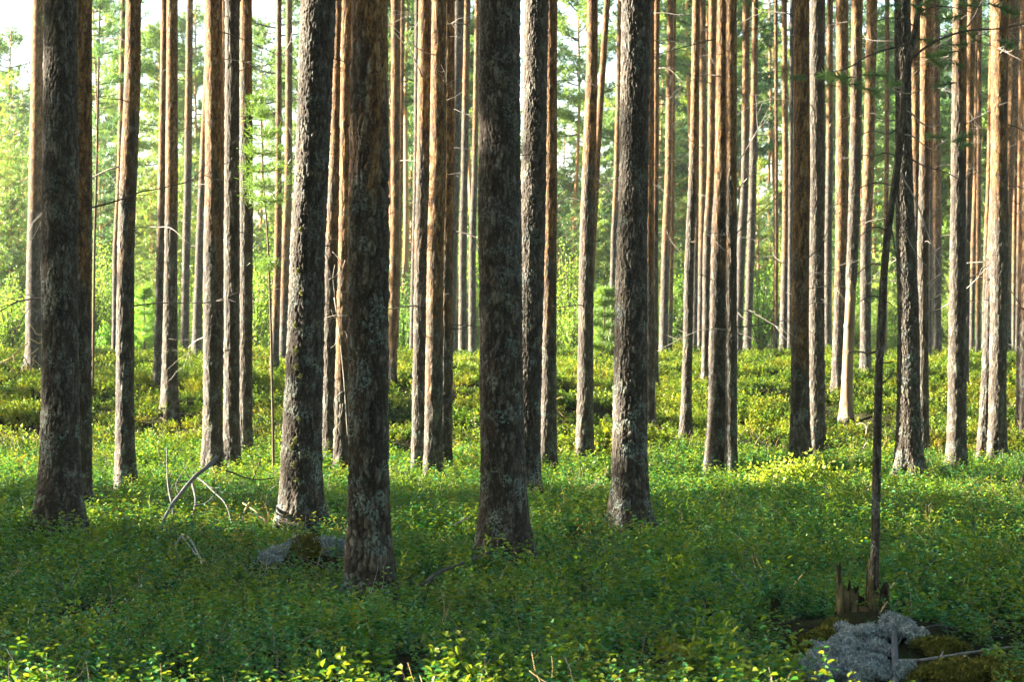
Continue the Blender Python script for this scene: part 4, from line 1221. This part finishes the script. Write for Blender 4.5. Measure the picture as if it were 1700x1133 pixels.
def ground_cover():
    rs = np.random.RandomState(77)
    near = [clump(500 + k, 7, 0.13, 0.10, 0.26, 0.032, 0.66, 10, 0.08) for k in range(6)]
    near += [clump(520 + k, 6, 0.11, 0.14, 0.25, 0.034, 0.6, 10, 0.75, 0.25) for k in range(2)]      # upright lighter shoots
    near += [clump(530 + k, 6, 0.12, 0.07, 0.15, 0.038, 0.7, 9, 0.03) for k in range(2)]
    coll = proto_coll("undergrowth_sprig", near)
    P = keep_off_trunks(trapezoid(17500, 7.5, 31.0, 0.225, 3.0, rs))
    pn = fbm(P[:, 0] / 0.9 + 9, P[:, 1] / 1.3 + 4, 61, 3)
    # thinner growth on the mounds and in a few dark gaps
    keep = np.ones(len(P), bool)
    gap = fbm(P[:, 0] / 0.5 + 31, P[:, 1] / 0.7 + 3, 63, 2)
    keep &= ~((gap > 0.70) & (rs.rand(len(P)) < 0.8))
    e = ((P[:, 0] - 1.74) / 0.58) ** 2 + ((P[:, 1] - 11.2) / 2.2) ** 2        # the stump's mound
    keep &= ~((e < 1.0) & (rs.rand(len(P)) < 0.98))
    e = ((P[:, 0] - 2.5) / 0.75) ** 2 + ((P[:, 1] - 11.7) / 1.9) ** 2         # litter and moss right of it
    keep &= ~((e < 1.0) & (rs.rand(len(P)) < 0.74))
    e = ((P[:, 0] + 1.45) / .75) ** 2 + ((P[:, 1] - 16.1) / .65) ** 2
    keep &= ~((e < 1) & (rs.rand(len(P)) < 0.68))
    P = P[keep]; pn = pn[keep]
    n = len(P)
    idx = rs.randint(0, 6, n)
    sp = (rs.rand(n) < np.where(pn > 0.56, 0.30, 0.06)); idx[sp] = rs.randint(6, 8, sp.sum())
    lo = rs.rand(n) < 0.15; idx[lo] = rs.randint(8, 10, lo.sum())
    s = rs.uniform(0.65, 1.3, n) * (0.55 + 1.0 * pn)
    z = gz(P[:, 0], P[:, 1])
    rot = np.stack([rs.normal(size=n) * .12, rs.normal(size=n) * .12, rs.rand(n) * 6.283], 1)
    scatter("undergrowth_near", np.stack([P[:, 0], P[:, 1], z], 1), rot, np.stack([s, s, s * rs.uniform(.8, 1.25, n)], 1), idx, coll)

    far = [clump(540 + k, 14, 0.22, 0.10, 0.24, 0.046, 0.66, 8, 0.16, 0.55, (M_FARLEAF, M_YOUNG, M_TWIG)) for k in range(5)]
    coll = proto_coll("slope_sprig", far)
    P = keep_off_trunks(trapezoid(31000, 28.5, 84.0, 0.225, 4.0, rs))
    hm = fbm(P[:, 0] / 1.3 + 7, P[:, 1] / 2.0 + 3, 8, 2)
    P = P[rs.rand(len(P)) < 0.26 + 0.9 * sstep(0.40, 0.54, hm)]  # thinned in hollows so bare dark soil reads as shadow
    n = len(P)
    pn = fbm(P[:, 0] / 0.9 + 9, P[:, 1] / 1.2 + 4, 62, 3)
    s = rs.uniform(0.6, 1.25, n) * (0.5 + 1.0 * pn) * np.interp(P[:, 1], [29, 45, 80], [0.9, 1.05, 1.25])
    z = gz(P[:, 0], P[:, 1])
    rot = np.stack([rs.normal(size=n) * .1, rs.normal(size=n) * .1, rs.rand(n) * 6.283], 1)
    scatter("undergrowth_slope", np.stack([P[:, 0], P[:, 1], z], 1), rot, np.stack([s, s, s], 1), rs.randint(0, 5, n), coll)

    # dead stalks and litter twigs in the undergrowth
    tw = []
    for k in range(4):
        mb = MB(); r2 = np.random.RandomState(900 + k)
        for _ in range(3):
            p = r2.normal(size=3) * np.array([.05, .05, 0.01]); d = np.array([r2.normal(), r2.normal(), 0.8 + r2.rand()]); d /= np.linalg.norm(d)
            pts = []
            for i in range(6):
                pts.append(p.copy()); d = d + r2.normal(size=3) * .22; d /= np.linalg.norm(d); p = p + d * 0.05
            mb.tube(pts, [0.0022 * (1 - .12 * i) for i in range(6)], 4)
        tw.append(mb.build("stalk", ((M_STRAW, M_TWIG, M_DARKWOOD, M_DEADWOOD)[k],)))
    coll = proto_coll("litter_twig", tw)
    P = trapezoid(3300, 9.0, 34, 0.222, 2.2, rs)
    P = P[((P[:, 0] - 1.9) / 0.7) ** 2 + ((P[:, 1] - 11.8) / 2.0) ** 2 > 1]; n = len(P)
    s = rs.uniform(.6, 1.3, n)
    rot = np.stack([rs.normal(size=n) * .5, rs.normal(size=n) * .5, rs.rand(n) * 6.283], 1)
    scatter("undergrowth_twigs", np.stack([P[:, 0], P[:, 1], gz(P[:, 0], P[:, 1]) + 0.02], 1), rot, np.stack([s, s, s], 1), rs.randint(0, 4, n), coll)


ground_cover()


# bushes that stand out as single things
def bush_mesh(seed, rx, ry, h, leaf, n_stems=26, per=70, mats=None, airy=0.5):
    rs = np.random.RandomState(seed)
    mb = MB()
    for k in range(n_stems):
        a = rs.rand() * 6.283; r = math.sqrt(rs.rand())
        tx, ty = math.cos(a) * r * rx, math.sin(a) * r * ry
        hh = h * (1 - 0.55 * r * r) * rs.uniform(.7, 1.1)
        pts = [(tx * .35 * s + tx * .65 * s * s, ty * .35 * s + ty * .65 * s * s, hh * s - 0.03) for s in np.linspace(0, 1, 6)]
        mb.tube(pts, [0.012 * h * (1 - .15 * i) for i in range(6)], 4, 1, cap=False)
        pts = np.array(pts)
        t = 0.25 + 0.75 * rs.rand(per)
        P = np.stack([np.interp(t, np.linspace(0, 1, 6), pts[:, i]) for i in range(3)], 1) + rs.normal(size=(per, 3)) * np.array([rx, ry, h]) * 0.13 * airy
        P[:, 2] = np.maximum(P[:, 2], 0.02)
        D = rs.normal(size=(per, 3)) + np.array([0, 0, .2]); Nn = rs.normal(size=(per, 3)) + np.array([0, 0, 1])
        mb.leaves(P, D, Nn, leaf * rs.uniform(.7, 1.25, per), leaf * .68, 0)
    return mb.build("bush", mats or (M_BIRCH, M_TWIG), False)


def bush(px, py, d, rx, ry, h, leaf, label, seed, cat="bush", **kw):
    d = d or depth_of(px, py, 0.05)
    x = (px - 850) / FOC * d
    o = link("bush", bush_mesh(seed, rx, ry, h, leaf, **kw), None, (x, d, gz1(x, d) - 0.02))
    tag(o, label, cat)


bush(1316, 795, 24.9, 0.66, 0.34, 0.52, 0.040, "glowing yellow-green low bush at the foot of the broad brown pine", 70, n_stems=90, per=42, mats=(M_SUNLITLEAF, M_TWIG), airy=0.5)
bush(1262, 585, 78, 1.1, 0.8, 3.2, 0.075, "sunlit leafy bush beside the low pale boulder", 71, n_stems=34, per=110)
bush(948, 595, 79, 1.0, 0.8, 3.0, 0.075, "bright leafy bush on the crest in the open gap left of the lone pine", 72, n_stems=34, per=110)
bush(672, 600, 76, 0.55, 0.6, 2.6, 0.07, "bright leafy bush seen between the frontmost trunk and the central orange cluster", 73, n_stems=26, per=100)
bush(1118, 592, 80, 0.7, 0.6, 2.6, 0.075, "bright bush behind the slender dark leaning pine", 74, n_stems=26, per=110)
bush(425, 596, 78, 0.8, 0.7, 3.4, 0.075, "bright green bush behind the spindly sapling", 75, n_stems=30, per=110)
bush(180, 585, 77, 0.5, 0.5, 1.3, 0.08, "small yellow-green bush at the foot of the thin greyish pine on the left", 76, n_stems=22, per=70)
bush(14, 590, 78, 1.0, 0.8, 3.0, 0.075, "sunlit bush at the left edge behind the twisted dead branch", 77, n_stems=30, per=110)
bush(1660, 590, 80, 1.2, 0.8, 1.8, 0.075, "low yellow-green bush on the crest near the right edge", 78, n_stems=30, per=80)


# ------------------------------------------------------------------ the woods beyond and around (one mass)
def young_pine_mesh(seed, h, spread, mats, low=0.05, n_per=5, tl=0.14, dens=1.0, tr=0.09, droop=0.0):
    rs = np.random.RandomState(seed)
    mb = MB()
    mb.tube([(0.05 * math.sin(s * 5 + seed), 0.05 * math.cos(s * 4), h * s) for s in np.linspace(0, 1, 9)], [tr * (1 - .93 * s) for s in np.linspace(0, 1, 9)], 6, 1)
    z = h * low
    while z < h * 0.98:
        f = (z / h - low) / (1 - low)
        ln0 = spread * (0.25 + 0.75 * (1 - f) ** 0.8) * (0.55 + 0.45 * min(1, f * 5 + .3))
        for j in range(n_per):
            az = rs.rand() * 6.283; ln = ln0 * rs.uniform(.55, 1.15)
            if rs.rand() < 0.12: continue
            up = 0.25 + 0.5 * f - droop
            s5 = np.linspace(0, 1, 5)
            pts = np.stack([np.cos(az) * ln * s5, np.sin(az) * ln * s5, z + ln * (up * s5 ** 1.3 - 0.22 * s5 * (1 - s5))], 1)
            mb.tube(pts, 0.018 * (1.15 - s5), 3, 1, cap=False)
            nt = max(4, int(11 * ln * dens))
            s = 0.2 + 0.8 * rs.rand(nt)
            base = np.stack([np.interp(s, s5, pts[:, i]) for i in range(3)], 1)
            base += rs.normal(size=base.shape) * np.array([.13, .13, .06]) * (0.4 + .5 * ln)
            for _ in range(8):
                D = rs.normal(size=base.shape) + np.array([math.cos(az) * .4, math.sin(az) * .4, .7])
                mb.cards(base + rs.normal(size=base.shape) * .03, D, tl * rs.uniform(.7, 1.3, nt), 0.032, 0, rs)
        z += rs.uniform(.28, .5)
    return mb.build("young_pine", mats, False)


def mature_pine_mesh(seed, h, crown_r, mats):
    rs = np.random.RandomState(seed)
    c = crown_mesh(seed, 6.5, crown_r, 34)
    v = np.empty(len(c.vertices) * 3, dtype=np.float32); c.vertices.foreach_get("co", v); v = v.reshape(-1, 3)
    v[:, 2] += h - 7.2
    pv = np.empty(len(c.polygons), dtype=np.int32); c.polygons.foreach_get("material_index", pv)
    mb = MB()
    li = np.empty(len(c.loops), dtype=np.int32); c.loops.foreach_get("vertex_index", li)
    ls = np.empty(len(c.polygons), dtype=np.int32); c.polygons.foreach_get("loop_start", ls)
    lt = np.empty(len(c.polygons), dtype=np.int32); c.polygons.foreach_get("loop_total", lt)
    for m in (0, 1):
        q = np.stack([li[ls[(lt == 4) & (pv == m)] + k] for k in range(4)], 1)
        mb.q.append(q); mb.mq.append(np.full(len(q), m))
    mb.v.append(v); mb.n = len(v)
    zz = np.linspace(-0.3, h, 24)
    mb.tube([(0.06 * math.sin(z * .5 + seed), 0.06 * math.cos(z * .4 + seed), z) for z in zz], [0.13 * (1 - 0.8 * max(0, z) / h) for z in zz], 9, 2)
    bpy.data.meshes.remove(c)
    return mb.build("wood_pine", mats, False)


def stem_material():
    m, nt, out = new_mat("far_pine_stem")
    L = nt.links.new
    tc = N(nt, "ShaderNodeTexCoord")
    sep = N(nt, "ShaderNodeSeparateXYZ"); L(tc.outputs["Object"], sep.inputs[0])
    n = noise(nt, tc.outputs["Object"], 9, 3)
    zf = math_n(nt, 'ADD', math_n(nt, 'MULTIPLY', sep.outputs[2], 0.09), math_n(nt, 'MULTIPLY', n, 0.4))
    c = ramp(nt, zf, [(0.3, (0.13, 0.11, 0.095)), (0.62, (0.30, 0.14, 0.055)), (0.9, (0.42, 0.2, 0.08))])
    bs = N(nt, "ShaderNodeBsdfPrincipled"); L(c, bs.inputs["Base Color"]); bs.inputs["Roughness"].default_value = .85
    L(bs.outputs[0], out.inputs[0])
    return m


M_STEM = stem_material()


def woods():
    rs = np.random.RandomState(321)
    vs = [young_pine_mesh(600, 9.0, 1.5, (M_NEEDLE, M_STEM)), young_pine_mesh(601, 10.5, 1.7, (M_NEEDLE2, M_STEM), 0.12), young_pine_mesh(602, 7.0, 1.3, (M_NEEDLE2, M_STEM)),
          young_pine_mesh(603, 11.0, 1.6, (M_NEEDLE, M_STEM), 0.2, 5, 0.14, 1.0),
          mature_pine_mesh(604, 16.0, 1.9, (M_NEEDLE, M_TWIG, M_STEM)), mature_pine_mesh(605, 17.5, 2.1, (M_NEEDLE2, M_TWIG, M_STEM)),
          bush_mesh(606, 1.2, 1.2, 4.5, 0.085, 40, 120, (M_BIRCH, M_TWIG), .7)]
    coll = proto_coll("wood_tree", vs)
    P = []; I = []; S = []

    def put(px, d, i, s):
        P.append(((px - 850) / FOC * d, d)); I.append(i); S.append(s)
    # young trees beyond the crest; lower on the left and in the middle, tall on the right
    for k in range(190):
        px = rs.uniform(-60, 1800); d = rs.uniform(94, 138)
        i = rs.choice([0, 1, 2, 3, 0, 3])
        hmax = np.interp(px, [-100, 60, 130, 300, 420, 520, 640, 760, 900, 980, 1060, 1250, 1290, 1350, 1750], [12, 10.5, 10.5, 10.5, 9.0, 8.5, 13, 13, 11, 8.2, 14, 12, 8.5, 15, 16])
        h = (9.0, 10.5, 7.0, 11.0)[i]
        s = hmax * rs.uniform(.55, 1.0) * (d / 110.0) ** .8 / h
        put(px, d, i, s)
    for k in range(190):
        px = rs.uniform(-80, 1780); d = rs.uniform(80, 97)
        put(px, d, rs.choice([6, 6, 2, 1]), rs.uniform(.3, .85) if rs.rand() < .8 else 1.05)
        if I[-1] != 6: S[-1] *= .55
    for px in (-60, -20, 12, 40, 140, 168, 196, 250, 300, 335, 428, 460, 492, 930, 955, 990, 1022, 1265, 1285):
        put(px + rs.uniform(-8, 8), rs.uniform(105, 150), 5, rs.uniform(.9, 1.12))
    for k in range(75):
        px = rs.uniform(-70, 560) if k % 4 else rs.uniform(880, 1050); d = rs.uniform(98, 150)
        i = rs.choice([0, 1, 3, 1])
        put(px, d, i, np.interp(px, [-70, 60, 150, 340, 440, 560, 900, 960, 1050], [14, 13, 11.5, 11.5, 10.5, 10, 12, 10, 12]) * rs.uniform(.7, 1.0) * (d / 112) ** .8 / (9.0, 10.5, 7.0, 11.0)[i])
    for k in range(170):
        px = rs.uniform(-60, 1780); d = rs.uniform(140, 200)
        hmax = np.interp(px, [-60, 130, 420, 520, 640, 900, 980, 1060, 1290, 1350, 1780], [13, 12, 11, 10.5, 15, 13, 10, 15, 10, 17, 17])
        i = rs.choice([0, 3, 0, 2]); put(px, d, i, hmax * rs.uniform(.6, 1.0) * (d / 140) ** .8 / (9.0, 10.5, 7.0, 11.0)[i])
    # mature stems among them on the right and in the cluster parts
    for k in range(70):
        px = rs.choice([rs.uniform(1060, 1240), rs.uniform(1310, 1900), rs.uniform(1310, 1900), rs.uniform(600, 790)]); d = rs.uniform(86, 150)
        put(px, d, rs.choice([4, 5]), rs.uniform(.85, 1.1))
    P = np.array(P); n = len(P)
    z = gz(P[:, 0], P[:, 1])
    S = np.array(S)
    rot = np.stack([rs.normal(size=n) * .02, rs.normal(size=n) * .02, rs.rand(n) * 6.283], 1)
    scatter("woodland_beyond", np.stack([P[:, 0], P[:, 1], z - 0.05], 1), rot, np.stack([S, S, S], 1), np.array(I), coll)

    # the same wood goes on to the left of the view: unseen stems placed to throw long shadows, crowns placed to shade the near ground
    P = []; I = []; S = []
    for k in range(400):
        y = rs.uniform(29, 85); x = -rs.uniform(0.225 * y + 1.5, 0.225 * y + 14)
        if P and np.min(np.hypot(np.array(P)[:, 0] - x, np.array(P)[:, 1] - y)) < 3.2: continue
        P.append((x, y)); I.append(rs.choice([4, 5])); S.append(rs.uniform(1.15, 1.35))
        if len(P) > 26: break
    n_far = len(P)
    for k in range(900):                        # unseen, left of the near stems, added to cut side skylight
        y = rs.uniform(-4, 27); x = -rs.uniform(0.225 * max(y, 0) + 2.6, 27)
        if P and np.min(np.hypot(np.array(P)[:, 0] - x, np.array(P)[:, 1] - y)) < 2.7: continue
        P.append((x, y)); I.append(rs.choice([4, 5, 4, 5, 0, 3])); S.append(rs.uniform(.85, 1.1))
        if len(P) > n_far + 55: break
    low_from = len(P)
    for k in range(80):                         # unseen low young pines, added to lay shadow bands across the slope
        y = rs.uniform(29.5, 74); x = -rs.uniform(0.225 * y + 1.6, 0.225 * y + 13)
        P.append((x, y)); I.append(rs.choice([2, 0])); S.append(rs.uniform(.3, .72))
    low_to = len(P)
    tb = math.tan(SUN_BACK)
    for x0, step in ((-30, 1.8), (-37, 1.8), (-45, 1.9)):  # rows of unseen tall pines added to keep the near ground shaded
        y = 11.2 - x0 * tb
        while y < 22.8 - x0 * tb:
            P.append((x0 + rs.uniform(-1.5, 1.5), y)); I.append(rs.choice([0, 3, 1])); S.append(rs.uniform(1.35, 1.7))
            y += step * rs.uniform(.75, 1.3)
    # the stems that stand in the sun in the photograph have nothing tall between them and the sun
    hts = [9.0, 10.5, 7.0, 11.0, 16.0, 17.5]
    ok = []
    for q, ((x, y), i, sc) in enumerate(zip(P, I, S)):
        good = True
        low = low_from <= q < low_to
        for k in SUNLIT:
            X0, d, r = TREE_AT[k]
            for py in ((60, 250, 420) if low else (60, 250, 420, 600, 720, 820) if k == 15 else (60, 250, 420, 600)):
                z0 = CAM_H - (py - 566.5) / FOC * d
                L = X0 - x
                if L < 0: continue
                yy = d + L * tb; zz = z0 + L / math.cos(SUN_BACK) * math.tan(SUN_EL)
                h = hts[i] * sc
                rad = (2.75 * sc if zz > h * .55 else 0.35) if i >= 4 else 1.5 * sc * max(0.25, 1 - zz / h) + 0.3
                if zz < h + .5 and abs(yy - y) < rad: good = False
            if not good: break
        for X0, d in ([] if low else GROUND_LIT):
            L = X0 - x
            if L < 0: continue
            yy = d + L * tb; zz = 0.2 + L / math.cos(SUN_BACK) * math.tan(SUN_EL); h = hts[i] * sc
            rad = (2.1 * sc if zz > h * .55 else 0.2) if i >= 4 else 1.45 * sc * max(0.25, 1 - zz / h)
            if zz < h + .5 and abs(yy - y) < rad: good = False
        ok.append(good)
    P = [p for p, o in zip(P, ok) if o]; I = [p for p, o in zip(I, ok) if o]; S = [p for p, o in zip(S, ok) if o]
    P = np.array(P); n = len(P); S = np.array(S)
    rot = np.stack([0 * S, 0 * S, rs.rand(n) * 6.283], 1)
    scatter("shade_woodland_beside", np.stack([P[:, 0], P[:, 1], gz(P[:, 0], P[:, 1]) - 0.05], 1), rot, np.stack([S, S, S], 1), np.array(I), coll)



def woods_behind():
    """the stand goes on behind and to the right of the view; it keeps the sky's light off the stems' near sides"""
    rs = np.random.RandomState(99)
    vs = [bpy.data.meshes["wood_pine"], bpy.data.meshes["wood_pine.001"], bpy.data.meshes["young_pine"], bpy.data.meshes["young_pine.001"]]
    coll = proto_coll("stand_tree", vs)
    P = []; I = []; S = []
    for k in range(1500):
        x = rs.uniform(-34, 40); y = rs.uniform(-36, 60)
        if y > -3 and abs(x) < 0.225 * max(y, 0) + 3.2: continue
        if y > 0 and x < 0: continue
        if abs(x) < 2.2 and y > -5: continue
        if P and np.min(np.hypot(np.array(P)[:, 0] - x, np.array(P)[:, 1] - y)) < 2.5: continue
        P.append((x, y)); i = rs.choice([0, 1, 0, 1, 2, 3]); I.append(i); S.append(rs.uniform(.9, 1.15) if i < 2 else rs.uniform(.5, .9))
        if len(P) > 260: break
    P = np.array(P); n = len(P); S = np.array(S)
    rot = np.stack([0 * S, 0 * S, rs.rand(n) * 6.283], 1)
    scatter("woodland_behind", np.stack([P[:, 0], P[:, 1], gz(P[:, 0], P[:, 1]) - 0.05], 1), rot, np.stack([S, S, S], 1), np.array(I), coll)


woods()
woods_behind()
print("PINES", [(k, round(PT[k][1], 1)) for k in PT])


def haze():
    m, nt, out = new_mat("air_haze")
    v = N(nt, "ShaderNodeVolumePrincipled")
    v.inputs["Color"].default_value = (0.86, 0.94, 0.90, 1)
    v.inputs["Density"].default_value = 0.0002
    v.inputs["Anisotropy"].default_value = 0.35
    nt.links.new(v.outputs[0], out.inputs["Volume"])
    mb = MB()
    x0, x1, y0, y1, z0, z1 = -440, 440, -70, 440, -6, 26
    mb.add([(x0, y0, z0), (x1, y0, z0), (x1, y1, z0), (x0, y1, z0), (x0, y0, z1), (x1, y0, z1), (x1, y1, z1), (x0, y1, z1)],
           [(0, 3, 2, 1), (4, 5, 6, 7), (0, 1, 5, 4), (1, 2, 6, 5), (2, 3, 7, 6), (3, 0, 4, 7)])
    o = link("haze", mb.build("haze", (m,), False))
    tag(o, kind="stuff")


haze()
